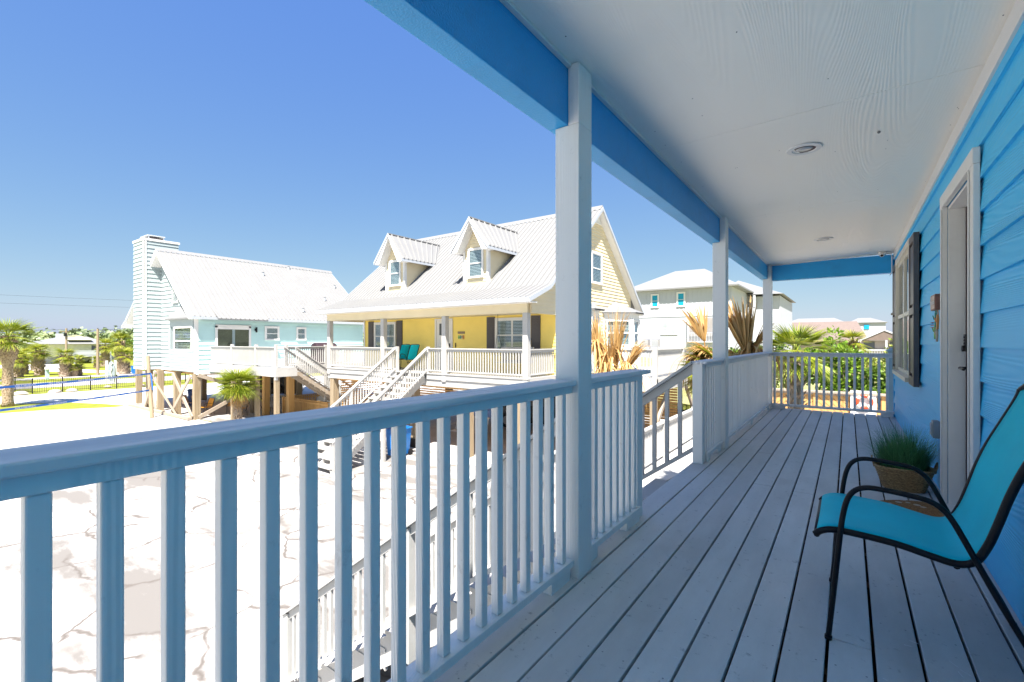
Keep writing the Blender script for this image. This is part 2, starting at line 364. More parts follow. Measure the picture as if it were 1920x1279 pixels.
def flagm():
    m,n,b=nodes('stamped_pale_concrete'); b.inputs['Roughness'].default_value=.85
    v=coords(n,(1,1,1)); wn=N(n,'ShaderNodeTexNoise',i_Scale=.9,i_Detail=5.); n.links.new(v,wn.inputs['Vector'])
    ad=N(n,'ShaderNodeVectorMath',operation='MULTIPLY_ADD'); n.links.new(wn.outputs[1],ad.inputs[0]); ad.inputs[1].default_value=(1.1,1.1,0); n.links.new(v,ad.inputs[2])
    vo=N(n,'ShaderNodeTexVoronoi',feature='DISTANCE_TO_EDGE',i_Scale=.55); n.links.new(ad.outputs[0],vo.inputs['Vector'])
    n1=N(n,'ShaderNodeTexNoise',i_Scale=.8,i_Detail=8.,i_Roughness=.65); n.links.new(v,n1.inputs['Vector'])
    base=ramp(n,n1.outputs[0],[(.3,(.30,.29,.285)),(.44,(.58,.57,.56)),(.54,(.60,.59,.58)),(.64,(.36,.34,.32)),(.8,(.20,.185,.17))])
    pr=ramp(n,wn.outputs[0],[(.42,(0,0,0)),(.5,(1,1,1))])
    ln=ramp(n,vo.outputs[0],[(.0,(.95,)*3),(.011,(.6,)*3),(.026,(0,0,0))])
    f=mixc(n,1.,ln,pr,'MULTIPLY')
    c0=mixc(n,f,base,(.11,.095,.085)); c=c0; 
    # broad pale stains
    n2=N(n,'ShaderNodeTexNoise',i_Scale=.55,i_Detail=9.,i_Roughness=.62); n.links.new(coords(n,(.45,1.2,1)),n2.inputs['Vector'])
    c=mixc(n,ramp(n,n2.outputs[0],[(.40,(0,0,0)),(.58,(1.,)*3)]),c,(.165,.153,.143))
    c=mixc(n,f,c,(.11,.095,.085)); n.links.new(c,b.inputs['Base Color'])
    bp=N(n,'ShaderNodeBump',i_Strength=.4,i_Distance=.02); n.links.new(n1.outputs[0],bp.inputs['Height']); n.links.new(bp.outputs[0],b.inputs['Normal'])
    return m
def lawnm(name,a,b_,c_,s=1.2):
    m,n,b=nodes(name); b.inputs['Roughness'].default_value=.9
    v=coords(n); n1=N(n,'ShaderNodeTexNoise',i_Scale=s,i_Detail=10.,i_Roughness=.75); n.links.new(v,n1.inputs['Vector'])
    n.links.new(ramp(n,n1.outputs[0],[(.32,a),(.5,b_),(.68,c_)]),b.inputs['Base Color'])
    n3=N(n,'ShaderNodeTexNoise',i_Scale=14.,i_Detail=6.); n.links.new(v,n3.inputs['Vector'])
    bp=N(n,'ShaderNodeBump',i_Strength=.8,i_Distance=.05); n.links.new(n3.outputs[0],bp.inputs['Height']); n.links.new(bp.outputs[0],b.inputs['Normal'])
    return m
M_deck=deckm(); M_flag=flagm()
M_lawn=lawnm('lawn_grass',(.12,.16,.006),(.19,.21,.008),(.26,.25,.03))
M_sand=lawnm('pale_beach_sand',(.40,.385,.36),(.47,.455,.43),(.54,.525,.50),.5)
M_soil=lawnm('dune_sand_and_scrub',(.40,.33,.22),(.26,.27,.10),(.45,.38,.28),.35)
M_road=lawnm('grey_asphalt',(.28,.27,.28),(.31,.30,.31),(.34,.33,.34),.6)
M_drive=lawnm('driveway_concrete',(.48,.48,.49),(.54,.54,.55),(.58,.57,.56),.3)
def sheet(name,pts,z,m):
    mb=MB(); mb.quad(*[(x,y,z) for x,y in pts]); return structure(mb,name,m)
sheet('ground',[(-1500,-1500),(1500,-1500),(1500,1500),(-1500,1500)],-.02,M_soil)
sheet('lawn',[(-300,-200),(-30,-200),(-30,300),(-300,300)],-.012,M_lawn)
sheet('sand_court',[(-22,-60),(-22,10.6),(-37.9,10.3),(-37.9,9.3),(-39.6,6.5),(-40.5,2.5),(-41,-60)],-.006,M_sand)
sheet('concrete_patio',[(12,-60),(12,42),(-30,42),(-30,10.6),(-24,10.6),(-22.5,6),(-22,-60)],-.002,M_flag)
sheet('driveway',[(-52.2,-60),(-46.2,-60),(-46.2,4.8),(-43.5,8.2),(-40.5,9.4),(-37.9,10.1),(-37.9,10.35),(-30,10.65),(-30,60),(-51.5,60),(-51.9,13)],-.004,M_drive)
sheet('road',[(-66,-300),(-58.8,-300),(-58.8,300),(-66,300)],-.003,M_road)
sheet('sidewalk',[(-75.4,-300),(-71.5,-300),(-71.5,300),(-75.4,300)],-.002,M_sand)
sheet('house_driveway',[(-120,8),(-104,13.5),(-92,14.2),(-83,17.5),(-75.4,19.5),(-75.4,25),(-84,20.5),(-96,18.5),(-110,20),(-120,22)],-.005,M_drive)
sheet('slab',[(-38.4,10.35),(-28,10.35),(-28,21.5),(-38.4,21.5)],.004,M_conc)
sheet('slab',[(-19.8,12.75),(-8.4,12.75),(-8.4,21.9),(-19.8,21.9)],.004,M_conc)
g=MB()   # dune rising behind the pool wall
nx,ny=30,14
vs=[];fs=[]
for j in range(ny+1):
    for i in range(nx+1):
        x=-26+i*2.0; y=25.6+j*3.2
        t=min(1,j/5); z=(.6+1.7*math.sin(t*math.pi/2)+.35*math.sin(i*.9+j*.7))*(1 if j<9 else max(0,(ny-j)/5)); e=min(1,i/3,(nx-i)/3)
        vs.append((x,y,max(-.05,z*e)))
for j in range(ny):
    for i in range(nx):
        a=j*(nx+1)+i; fs.append((a,a+1,a+nx+2,a+nx+1))
g.add(vs,fs); structure(g,'dune',M_soil,smooth=True)

# ---------------- the blue house whose porch we stand on
D=3.065; PX0,PX1=-1.17,-1.04
def ceilz(x,y): return 5.53+.04*(x+1.04)/1.6-.0085*(y-2.5)
BH=thing('blue_house','bright blue lap sided house with grey porch deck and white ceiling in the foreground','house',(0,3,0))
WX=.572; YE=8.99
mb=MB(); dh=(3.47,4.36,3.0,5.12); wh=(6.38,7.95,3.82,5.19)
siding(mb,'Y',WX,-1,D-.03,5.62,.1755,lambda z:(-4,YE),holes=(dh,wh),phase=4.694-.1755*12,th=.016)
wall=mb.build('wall',M_blue,BH)
mb=MB()
mb.box(.575,-4,0,.82,3.45,5.7);mb.box(.575,4.38,0,.82,6.36,5.7);mb.box(.575,7.97,0,.82,YE-.004,5.7)
mb.box(.575,3.45,5.13,.82,4.38,5.7);mb.box(.575,3.45,0,.82,4.38,D-.02);mb.box(.575,6.36,5.21,.82,7.97,5.7);mb.box(.575,6.36,0,.82,7.97,3.8)
mb.box(.82,-4,0,8,YE-.004,5.7); mb.build('wall_core',M_blue,BH)
mb=MB(); mb.box(.548,YE,D-.3,.66,YE+.03,5.5); mb.build('corner_board',M_blue,BH,bevel=.002)
# ceiling panels
mb=MB()
ys=[-4,-1.4,.95,3.23,5.5,7.75,9.02]
for a,b in zip(ys,ys[1:]):
    b2=b-.004
    P=[(-1.2,a),( .575,a),(.575,b2),(-1.2,b2)]
    mb.add([(x,y,ceilz(x,y)) for x,y in P]+[(x,y,ceilz(x,y)+.03) for x,y in P],[(3,2,1,0),(4,5,6,7),(0,1,5,4),(1,2,6,5),(2,3,7,6),(3,0,4,7)])
mb.m=1; rnd=random.Random(4)
for i in range(70):
    x=-1.0+.305*rnd.randrange(0,6)+rnd.uniform(-.01,.01); y=rnd.uniform(.5,8.8); r=.0035; mb.add([(x+r*math.cos(k*1.257),y+1.3*r*math.sin(k*1.257),ceilz(x,y)-.0008) for k in range(5)],[(4,3,2,1,0)])
mb.build('porch_ceiling',[M_ceil,M_bronze],BH)
mb=MB(); mb.box(-1.45,-5,5.66,8.6,9.4,5.74); mb.prism([(-1.5,-5,5.75),(8.7,-5,5.75),(3.5,-5,8.2)],(0,14.45,0)); mb.box(-1.2,-4.9,5.58,8,-4.8,5.66); mb.build('roof',M_roof,BH)
mb=MB()
mb.prism([(.545,-4,ceilz(.56,-4)-.105),(.575,-4,ceilz(.56,-4)-.105),(.575,-4,ceilz(.56,-4)-.001),(.545,-4,ceilz(.56,-4)-.001)],(0,12.94,ceilz(.56,8.94)-ceilz(.56,-4)))
mb.build('frieze_board',M_white,BH,bevel=.003)
# beams
zb=5.243
mb=MB()
for a,b in ((-4,1.99),(1.9905,5.27),(5.2705,9.06)):
    mb.box(-1.207,a,zb,-1.10,b,5.50)
    # upper part follows the ceiling
    mb.box(-1.2,a,5.50,-1.102,b,5.555)
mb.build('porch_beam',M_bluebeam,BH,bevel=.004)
mb=MB(); mb.box(-1.039,8.93,zb-.03,.545,9.05,ceilz(-.2,8.93)-.012); mb.build('end_beam',M_bluebeam,BH,bevel=.004)
mb=MB()
for a,b in ((-4,1.989),(2.127,5.269),(5.411,8.87)):
    for q in (0,):
        P=[(-1.1,a),(-1.079,a),(-1.079,b),(-1.1,b)]
        mb.add([(x,y,ceilz(x,y)-.016) for x,y in P]+[(x,y,ceilz(x,y)-.001) for x,y in P],[(3,2,1,0),(4,5,6,7),(0,1,5,4),(1,2,6,5),(2,3,7,6),(3,0,4,7)])
P=[(-1.04,8.915),(.545,8.915),(.545,8.929),(-1.04,8.929)]
mb.add([(x,y,ceilz(x,y)-.016) for x,y in P]+[(x,y,ceilz(x,y)-.001) for x,y in P],[(3,2,1,0),(4,5,6,7),(0,1,5,4),(1,2,6,5),(2,3,7,6),(3,0,4,7)])
mb.build('ceiling_trim',M_white,BH)
for a in (-1.34,1.99,5.27,8.87):
    b=a+.138; mb=MB()
    mb.box(PX0,a,D,PX1,b,zb-.001); mb.box(-1.099,a,zb-.001,PX1,b,ceilz(-1.04,b)-.001)
    mb.build('porch_post',M_rail,BH,bevel=.004)
# deck
mb=MB(); gl=[.352-.1385*k for k in range(-1,11)]; edges=[.572]+gl+[-1.19]
for i,(r,l) in enumerate(zip(edges,edges[1:])):
    g2=.0055 if abs(l-.075)<.02 or abs(r-.075)<.02 or abs(l+.0635)<.02 else .0042
    gl_=.0055 if (abs(l-.075)<.02 or abs(l+.0635)<.02) else .0048
    gr_=.0055 if (abs(r-.075)<.02 or abs(r+.0635)<.02) else .0048
    L=l+gl_; Rr=r-gr_ if i else r
    jo=[-3.5]+sorted(random.uniform(-2,8.5) for _ in range(2))+[9.1]
    if i==10: jo=[-3.5,2.03,6.4,9.1]
    if i==7: jo=[-3.5,-.3,5.1,9.1]
    for a,b in zip(jo,jo[1:]):
        if b-a<.3: continue
        dz=random.uniform(-.0012,.0012)
        mb.box(L,a+.0015,D-.028+dz,Rr,b-.0015,D+dz)
deck=mb.build('deck_boards',M_deck,BH,bevel=.003)
mb=MB(); rnd=random.Random(12); y=-.45
while y<8.9:
    for r_,l_ in zip(edges[1:],edges[2:]):
        for f in (.2,.8):
            if rnd.random()<.85:
                cx=l_+(r_-l_)*f+rnd.uniform(-.004,.004); cy=y+rnd.uniform(-.008,.008); rr=.0036; mb.add([(cx+rr*math.cos(k*1.047),cy+rr*math.sin(k*1.047),D+.0018) for k in range(6)],[tuple(range(6))])
    y+=.405
mb.build('deck_screws',paint('dull_screw_heads',(.25,.25,.26),rough=.5,bump=0),BH)['kind']='stuff'
mb=MB()
y=-3.3
while y<9.1: mb.box(-1.15,y,D-.17,.56,y+.04,D-.031); y+=.405
mb.box(-1.165,-3.5,D-.24,-1.152,9.1,D-.031)
mb.build('deck_joists',paint('old_joist_timber',(.12,.08,.035),rough=.8,var=.25,vs=6),BH)
MB().box(-1.14,-3.4,D-.19,.56,9.08,D-.171).build('deck_gap_light_blocker',MATS['old_joist_timber'],BH)  # added unseen sheet that blocks light so the board gaps stay dark
mb=MB(); rnd=random.Random(5)
for cx,cy in ((.31,2.18),(.325,2.20),(.30,2.235),(.18,2.27),(.20,2.31),(.10,2.0),(.24,2.08),(-.32,2.5),(-.5,1.7)):
    a=rnd.uniform(0,3); L=rnd.uniform(.006,.02); u=Vector((math.cos(a)*L,math.sin(a)*L,0)); v=Vector((-math.sin(a)*.0022,math.cos(a)*.0022,0)); c=Vector((cx,cy,D+.0022)); mb.quad(c-u-v,c-v*.4,c+u-v*.8,c+u*.7+v,c+v*.7,c-u*.8+v)
mb.build('paint_scuff',paint('scuffed_paint',(.78,.78,.80),bump=0),BH)
mb=MB(); mb.box(-1.215,-3.5,D-.26,-1.193,2.98,D-.03);mb.box(-1.215,4.52,D-.26,-1.193,9.13,D-.03);mb.box(-1.19,9.105,D-.26,.6,9.13,D-.03); mb.build('deck_skirt',M_rail,BH,bevel=.003)
for y in (-3,.6,4.75,8.6): MB().box(-1.1,y,0,-.85,y+.25,D-.192).build('pile',M_pile,BH)
# railings of our porch: every baluster its own mesh
CT=4.012
def porch_rail(a,b,edges,cap=(None,None),blocks=()):
    ca,cb=cap[0] if cap[0] is not None else a, cap[1] if cap[1] is not None else b
    r=MB().box(-1.197,ca,CT-.025,-1.05,cb,CT).build('top_rail',M_cap,BH,bevel=.005)
    m2=MB().box(-1.115,a,CT-.063,-1.075,b,CT-.0255); m2.build('sub_rail',M_rail,r,bevel=.002)
    br=MB().box(-1.155,a,D+.055,-1.065,b,D+.088); 
    bo=br.build('bottom_rail',M_rail,BH,bevel=.003)
    if blocks:
        for y0,y1 in blocks: MB().box(-1.15,y0,D+.0005,-1.07,y1,D+.0545).build('support_block',M_rail,bo,bevel=.002)
    first=None
    for e in edges:
        if first is None:
            first=MB().box(-1.116,e-.034,D+.0885,-1.082,e,CT-.0635).build('baluster',M_rail,BH,bevel=.004); f0=e
        else:
            c=first.copy(); COL.objects.link(c); c.location=(random.uniform(-.001,.001),e-f0+random.uniform(-.002,.002),0)
porch_rail(-1.2,1.989,[.187+.0968*k for k in range(-12,18)]+[1.945],blocks=((-.9,-.75),(1.79,1.96),(.3,.45)))
porch_rail(2.129,2.879,[2.195,2.29,2.385,2.48,2.575,2.67,2.76,2.845],cap=(None,3.02),blocks=((2.14,2.26),(2.66,2.87)))
porch_rail(4.601,5.269,[4.66+.0955*k for k in range(7)],cap=(4.50,None),blocks=((4.62,4.72),(5.05,5.2)))
porch_rail(5.411,8.869,[5.49+.0968*k for k in range(35)],blocks=((5.45,5.6),(7.0,7.2),(8.6,8.8)))
for y in (2.88,4.51):
    MB().box(-1.178,y,D,-1.088,y+.09,CT-.0255).build('newel_post',M_rail,BH,bevel=.004)
r=MB().box(-1.039,8.90,CT-.025,.553,9.02,CT).build('top_rail',M_cap,BH,bevel=.004)
MB().box(-1.039,8.93,CT-.063,.553,8.968,CT-.0255).build('sub_rail',M_rail,r)
bo=MB().box(-1.039,8.90,D+.055,.553,8.99,D+.088).build('bottom_rail',M_rail,BH,bevel=.003)
MB().box(-1.035,8.91,D+.0005,-.85,8.98,D+.0545).build('support_block',M_rail,bo); MB().box(.40,8.91,D+.0005,.54,8.98,D+.0545).build('support_block',M_rail,bo)
first=None
for k in range(16):
    x=-1.02+.0985*k
    if not first: first=MB().box(x,8.932,D+.0885,x+.034,8.966,CT-.0635).build('baluster',M_rail,BH,bevel=.003); fx=x
    else:
        c=first.copy(); COL.objects.link(c); c.location=(x-fx,0,0)
# door
mb=MB(); t=.09
mb.box(.527,3.38,D,.556,3.469,5.125);mb.box(.527,4.361,D,.556,4.45,5.125);mb.box(.525,3.38,5.1255,.556,4.45,5.21)
mb.box(.519,3.455,D,.5265,3.4695,5.11);mb.box(.519,4.3605,D,.5265,4.375,5.11)
dt=mb.build('door_trim',M_white,BH,bevel=.004)
mb=MB(); mb.box(.557,3.471,D+.02,.70,3.49,5.1);mb.box(.557,4.34,D+.02,.70,4.359,5.1);mb.box(.557,3.471,5.1005,.70,4.359,5.12); mb.box(.54,3.471,D,.72,4.359,D+.0195); mb.build('jamb',M_white,dt,bevel=.002)
mb=MB(); mb.box(.642,4.312,D+.02,.6595,4.3395,5.1); mb.box(.655,3.49,5.088,.668,4.3395,5.1); mb.build('weatherstrip',M_gap,dt)
dr=MB(); dr.box(.66,3.492,D+.025,.705,4.322,5.086)
def ring(mb,y0,y1,z0,z1,w=.022,x=.66,d=.012):
    mb.box(x-d,y0,z0,x,y1,z0+w);mb.box(x-d,y0,z1-w,x,y1,z1);mb.box(x-d,y0,z0+w,x,y0+w,z1-w);mb.box(x-d,y1-w,z0+w,x,y1,z1-w)
for y0,y1 in ((3.62,3.86),(3.96,4.20)):
    ring(dr,y0,y1,D+.2,D+.95); ring(dr,y0,y1,D+1.08,D+1.40)
ring(dr,3.60,4.22,4.62,5.02,w=.03)
door=dr.build('door',M_white,BH,bevel=.003)
MB().box(.655,3.63,4.65,.6585,4.19,4.99).build('door_glass',paint('frosted_door_glass',(.10,.12,.15),rough=.12,bump=.4,bs=40),door)
mb=MB(); mb.tube([(.66,4.265,4.02),(.645,4.265,4.02)],.027,18); mb.tube([(.645,4.265,4.02),(.60,4.265,4.02)],.010,10); mb.tube([(.605,4.268,4.02),(.60,4.22,4.022),(.603,4.14,4.015)],[.011,.010,.008],10); mb.build('door_handle',M_bronze,door,smooth=False,bevel=.001)
mb=MB(); mb.box(.625,4.235,4.13,.6595,4.295,4.245); mb.tube([(.626,4.265,4.15),(.612,4.265,4.15)],.020,16)
for a in range(3):
    for b in range(2): mb.tube([(.6255,4.253+.024*b,4.185+.02*a),(.622,4.253+.024*b,4.185+.02*a)],.006,8)
mb.build('keypad_lock',M_bronze,door,bevel=.003)
# window with shutters
wf=window(BH,'Y',WX-.01,-1,wh[0],wh[1],wh[2],wh[3],trim=.075,mull=1,blinds=False,deep=True,fm=paint('cream_window_frame',(.70,.66,.56),rough=.4,var=.03,bump=.05))
mb=MB(); 
for i in range(16): mb.box(.70,wh[0]+.03+i*.098,wh[2]+.02,.71+.01*(i%2),wh[0]+.10+i*.098,wh[3]-.02)
mb.build('curtain',M_int,wf)
for y0,y1 in ((5.86,6.29),(8.04,8.46)):
    mb=MB(); x0,x1=.505,.548
    zs=(3.76,4.32,5.24); s=.055
    mb.box(x0,y0,3.76,x1,y0+s,5.24);mb.box(x0,y1-s,3.76,x1,y1,5.24)
    for z0,z1 in ((3.76,3.85),(4.46,4.53),(5.17,5.24)): mb.box(x0,y0+s,z0,x1,y1-s,z1)
    for z0,z1 in ((3.85,4.46),(4.53,5.17)):
        mb.box(x0+.02,y0+s,z0,x1,y1-s,z1); mb.box(x0+.006,y0+s+.03,z0+.03,x0+.02,y1-s-.03,z1-.03)
    mb.build('shutter',M_dark,BH,bevel=.003)
# staircase from the gap in our rail down to the patio
ST=thing('deck_staircase','white timber staircase running from the blue house porch down to the pale patio','staircase',(-5.4,3.75,0))
stairs(ST,(-1.216,3.02,D),(-1,0,0),(0,1.46,0),D,4.2,16,M_woodw)
for y in (2.925,4.555):
    s0=Vector((-1.18,y,D+.0)); sl_=-.715
    def zat(x): return D+(x+1.18)*.715
    xs=[-1.18,-3.27,-5.34]
    for a,b in zip(xs,xs[1:]):
        f=MB(); p0=Vector((a,y,zat(a)));p1=Vector((b,y,zat(b)))
        up=Vector((0,0,1))
        f.vbar(p0+up*.935,p1+up*.935+(Vector((-.12,0,-.086)) if b==-5.34 else Vector((0,0,0))),.14,.03); f.vbar(p0+up*.875,p1+up*.875,.04,.09)
        tr=f.build('handrail',M_strail,ST,bevel=.003)
        MB().vbar(p0+up*.12,p1+up*.12,.085,.045).build('bottom_rail',M_strail,tr)
        f=MB(); k=int(abs(b-a)/.118)
        for i in range(1,k):
            x=a+(b-a)*i/k; f.box(x-.017,y-.017,zat(x)+.13,x+.017,y+.017,zat(x)+.84)
        f.build('balusters',M_strail,tr)
    for x in (-3.27,-5.34):
        MB().box(x-.045,y-.045,0 if x<-5 else zat(x)-.3,x+.045,y+.045,zat(x)+.93).build('newel_post',M_strail,ST,bevel=.004)
# side stair post beyond the end rail
SP=thing('side_stair_railing','white capped post with sloping handrail just behind the right end of the porch end rail','railing',(.66,9.7,0))
mb=MB(); mb.box(.52,9.62,0,.66,9.76,4.03); mb.build('post',M_woodw,SP,bevel=.004)
mb=MB(); mb.box(.50,9.60,4.03,.68,9.78,4.055); mb.lathe([(.09,4.055),(.05,4.08),(.03,4.10)],(.59,9.69,0),12); mb.build('post_cap',M_woodw,SP)
mb=MB(); mb.vbar((.66,9.69,3.75),(1.8,9.69,2.95),.13,.035); mb.vbar((.66,9.69,3.66),(1.8,9.69,2.86),.04,.12)
for i in range(9): 
    x=.74+.12*i; mb.box(x,9.675,2.9-.7*(x-.66),x+.035,9.71,3.62-.7*(x-.66))
mb.vbar((.66,9.69,2.95),(1.8,9.69,2.15),.08,.04); mb.build('handrail',M_woodw,SP)

# ceiling fixtures
M_lampin=paint('lamp_reflector',(.55,.55,.55),rough=.2,bump=0,metal=.3)
for i,(x,y,lb) in enumerate(((-.25,3.83,'white round recessed ceiling light nearest the camera'),(-.26,7.2,'white round recessed ceiling light farther along the porch ceiling'))):
    z=ceilz(x,y); T=thing('recessed_light',lb,'ceiling light',(x,y,z),group='recessed porch lights')
    mb=MB(); n=32
    def rg(r,dz): return [(x+math.cos(2*math.pi*k/n)*r,y+math.sin(2*math.pi*k/n)*r,z+dz) for k in range(n)]
    for (r0,z0),(r1,z1) in (((.108,-.001),(.104,-.006)),((.104,-.006),(.074,-.008)),((.074,-.008),(.070,-.0015))):
        a=rg(r0,z0);b=rg(r1,z1); mb.add(a+b,[(k,(k+1)%n,n+(k+1)%n,n+k) for k in range(n)])
    mb.build('trim_ring',M_white,T,smooth=True)
    mb=MB(); mb.lathe([(.0705,-.0012),(.0704,-.0008)],(x,y,z),28); mb.build('housing',M_gap,T)
    mb=MB(); mb.lathe([(.012,-.010),(.04,-.008),(.055,-.0013)],(x,y,z),24,sx=1,sy=.8); mb.build('lamp',M_lampin,T,smooth=True)
sc=MB(); z=ceilz(.16,3.82); sc.lathe([(.004,-.012),(.009,-.006),(.008,-.001)],(.16,3.82,z),12,sy=1.6); tag(sc.build('ceiling_hook',MATS['grey_plastic'] if 'grey_plastic' in MATS else paint('hook_grey',(.16,.15,.14)),org=(.16,3.82,z)),'tiny dark screw hook in the porch ceiling beside the near light','hook')
T=thing('security_camera','small white dome security camera under the far corner of the porch ceiling','camera',(.41,8.78,5.46))
mb=MB(); z=ceilz(.41,8.78); mb.lathe([(.03,z-.055),(.052,z-.04),(.056,z-.02),(.055,z-.001)],(.41,8.78,0),20); mb.build('body',M_white,T,smooth=True)
mb=MB(); mb.tube([(.405,8.74,z-.045),(.40,8.715,z-.06)],[.033,.026],14); hd=mb.build('camera_head',M_white,T,smooth=True); mb=MB(); mb.tube([(.4,8.7149,z-.0602),(.3995,8.712,z-.062)],.018,14); mb.build('lens',M_black,T)
mb=MB(); mb.tube([(.46,8.8,z-.03),(.515,8.86,z-.03),(.525,8.90,z-.06),(.525,8.90,zb-.02),(.50,8.905,zb-.07)],.007,6); mb.build('cable',M_white,T)
# wall outlet, doorbell plate
T=thing('outlet_cover','grey weatherproof outlet box low on the blue wall left of the door','outlet',(.556,4.72,3.5))
MB().box(.515,4.69,3.47,.556,4.77,3.60).build('cover',paint('grey_plastic',(.30,.31,.33),rough=.4),T,bevel=.006)
MB().box(.505,4.70,3.49,.515,4.76,3.58).build('flap',paint('clear_grey_plastic',(.42,.43,.45),rough=.15),T,bevel=.003)
MB().box(.538,4.50,4.19,.556,4.565,4.33).build('blank_plate',paint('pale_blue_plate',(.20,.42,.66),rough=.4),BH,bevel=.002)
# welcome sign with flip-flop and flower ornaments
T=thing('welcome_sign','small wooden plaque with hanging flip flops and flower left of the white door','wall sign',(.54,4.67,4.5))
MB().box(.515,4.58,4.43,.553,4.80,4.545).build('plaque',paint('red_brown_board',(.30,.11,.07),rough=.5,var=.3,vs=20),T,bevel=.003)
MB().box(.512,4.59,4.44,.5148,4.79,4.535).build('face',paint('plaque_face',(.55,.42,.34),rough=.5,var=.35,vs=26),T)
lettering('Welcome',.052,T,(.5105-.54,4.69-4.67,4.488-4.5),(R(90),0,R(-90)),M_white)
def flop(y,z,c,nm):
    m=MB(); n=16; vs=[(.54,y+math.cos(a)*.022*(1+.15*math.sin(a)),z+math.sin(a)*.055) for a in [2*math.pi*k/n for k in range(n)]]
    m.prism(vs,(-.012,0,0)); m.tube([(.54,y,z+.05),(.535,y+.005,4.44)],.0025,5); m.tube([(.526,y-.015,z),(.518,y,z+.03),(.526,y+.015,z)],.003,5)
    m.build(nm,c,T)
flop(4.62,4.34,paint('orange_sole',(.62,.25,.06)),'flip_flop'); flop(4.65,4.25,paint('tan_sole',(.45,.36,.28)),'flip_flop'); flop(4.74,4.27,paint('lime_sole',(.20,.50,.14)),'flip_flop'); flop(4.71,4.36,paint('teal_sole',(.05,.35,.30)),'flip_flop')
m=MB()
for k in range(6):
    a=k*math.pi/3; m.lathe([(.0,-.003),(.014,0),(0,.004)],(.52,4.75+math.cos(a)*.022,4.32+math.sin(a)*.022),8)
m.build('flower',paint('coral_petals',(.60,.12,.06)),T)
# ---------------- sling chair
M_sling=paint('teal_sling_mesh',(.004,.64,.80),rough=.6,var=.08,vs=4,bump=.5,bs=420,spec=.25)
def make_chair():
    T=thing('sling_chair','teal sling patio chair with black tube frame nearest the camera','chair',(.2,2.41,D))
    rail=[(-.105,3.445),(-.085,3.465),(-.04,3.478),(.06,3.476),(.15,3.468),(.23,3.452),(.30,3.442),(.345,3.462),(.375,3.52),(.40,3.60),(.425,3.69),(.456,3.78),(.495,3.87),(.53,3.95),(.545,3.99),(.549,4.01)]
    loop=[(-.062,3.067),(-.045,3.25),(-.025,3.47),(-.014,3.56),(.0,3.615),(.022,3.647),(.055,3.662),(.10,3.663),(.17,3.657),(.225,3.648),(.262,3.625),(.29,3.585),(.335,3.49),(.40,3.35),(.50,3.15),(.535,3.067)]
    def sm(p):
        o=[]
        for i in range(len(p)-1):
            p0=p[max(i-1,0)];p1=p[i];p2=p[i+1];p3=p[min(i+2,len(p)-1)]
            for t in (0,.25,.5,.75):
                o.append(tuple(.5*((2*p1[k])+(-p0[k]+p2[k])*t+(2*p0[k]-5*p1[k]+4*p2[k]-p3[k])*t*t+(-p0[k]+3*p1[k]-3*p2[k]+p3[k])*t**3) for k in (0,1)))
        return o+[p[-1]]
    rs=sm(rail);ls=sm(loop)
    fr=MB()
    for y in (2.175,2.645): fr.tube([(x,y,z) for x,z in rs],.0125,10)
    fr.tube([(-.10,2.175,3.446),(-.10,2.645,3.446)],.011,8);fr.tube([(.30,2.175,3.432),(.30,2.645,3.432)],.010,8)
    fr.tube([(.549,2.175,4.01),(.552,2.25,4.035),(.552,2.41,4.042),(.552,2.57,4.035),(.549,2.645,4.01)],.011,8)
    fr.build('frame',M_black,T,smooth=True)
    for y in (2.15,2.67):
        m=MB(); m.tube([(x,y,z) for x,z in ls],.0095,10); m.tube([(-.062,y,3.0655),(-.061,y,3.08)],.0125,10); m.tube([(.535,y,3.0655),(.53,y,3.08)],.0125,10)
        m.build('armrest_leg',M_black,T,smooth=True)
    s=MB(); vs=[];n=len(rs);ky=9
    for (x,z) in rs[2:]:
        for j in range(ky):
            u=j/(ky-1); y=2.172+u*.476; sag=.012*math.sin(math.pi*u)
            vs.append((x+(sag if z>3.5 else 0),y,z+.0125+(-sag if z<=3.5 else 0)))
    n2=len(rs)-2
    s.add(vs,[(i*ky+j,i*ky+j+1,(i+1)*ky+j+1,(i+1)*ky+j) for i in range(n2-1) for j in range(ky-1)])
    o=s.build('sling',M_sling,T,smooth=True); sd=o.modifiers.new('t','SOLIDIFY'); sd.thickness=.003
    return T
CH=make_chair()
c=copy_tree(CH,scale=1.1,loc=(-15.42,13.8,2.985),label='teal sling chair on the yellow house porch, nearer the front door'); c['group']='teal chairs on the yellow porch'
c=copy_tree(CH,scale=1.1,loc=(-16.0,13.8,2.985),label='teal sling chair on the yellow house porch beside the stair opening post'); c['group']='teal chairs on the yellow porch'
# ---------------- basket, grass, doormat
def basketm():
    m,n,b=nodes('woven_seagrass'); b.inputs['Roughness'].default_value=.75
    no=N(n,'ShaderNodeTexNoise',i_Scale=70.,i_Detail=6.,i_Roughness=.7); n.links.new(coords(n,(1,1,2.)),no.inputs['Vector'])
    n.links.new(ramp(n,no.outputs[0],[(.3,(.12,.06,.025)),(.5,(.38,.24,.11)),(.7,(.60,.42,.22))]),b.inputs['Base Color']); return m
M_bask=basketm()
bc=Vector((.345,4.68,D))
T=thing('wicker_basket','oval woven seagrass basket holding grass on the deck beside the door','basket',tuple(bc))
m=MB(); rows=26;seg=168; prof=[]
def rad(a,t): # superellipse, flaring upward
    rx,ry=.125+.055*t,.105+.035*t
    ca,sa=math.cos(a),math.sin(a); e=2.6
    return (abs(ca/rx)**e+abs(sa/ry)**e)**(-1/e)
vs=[]
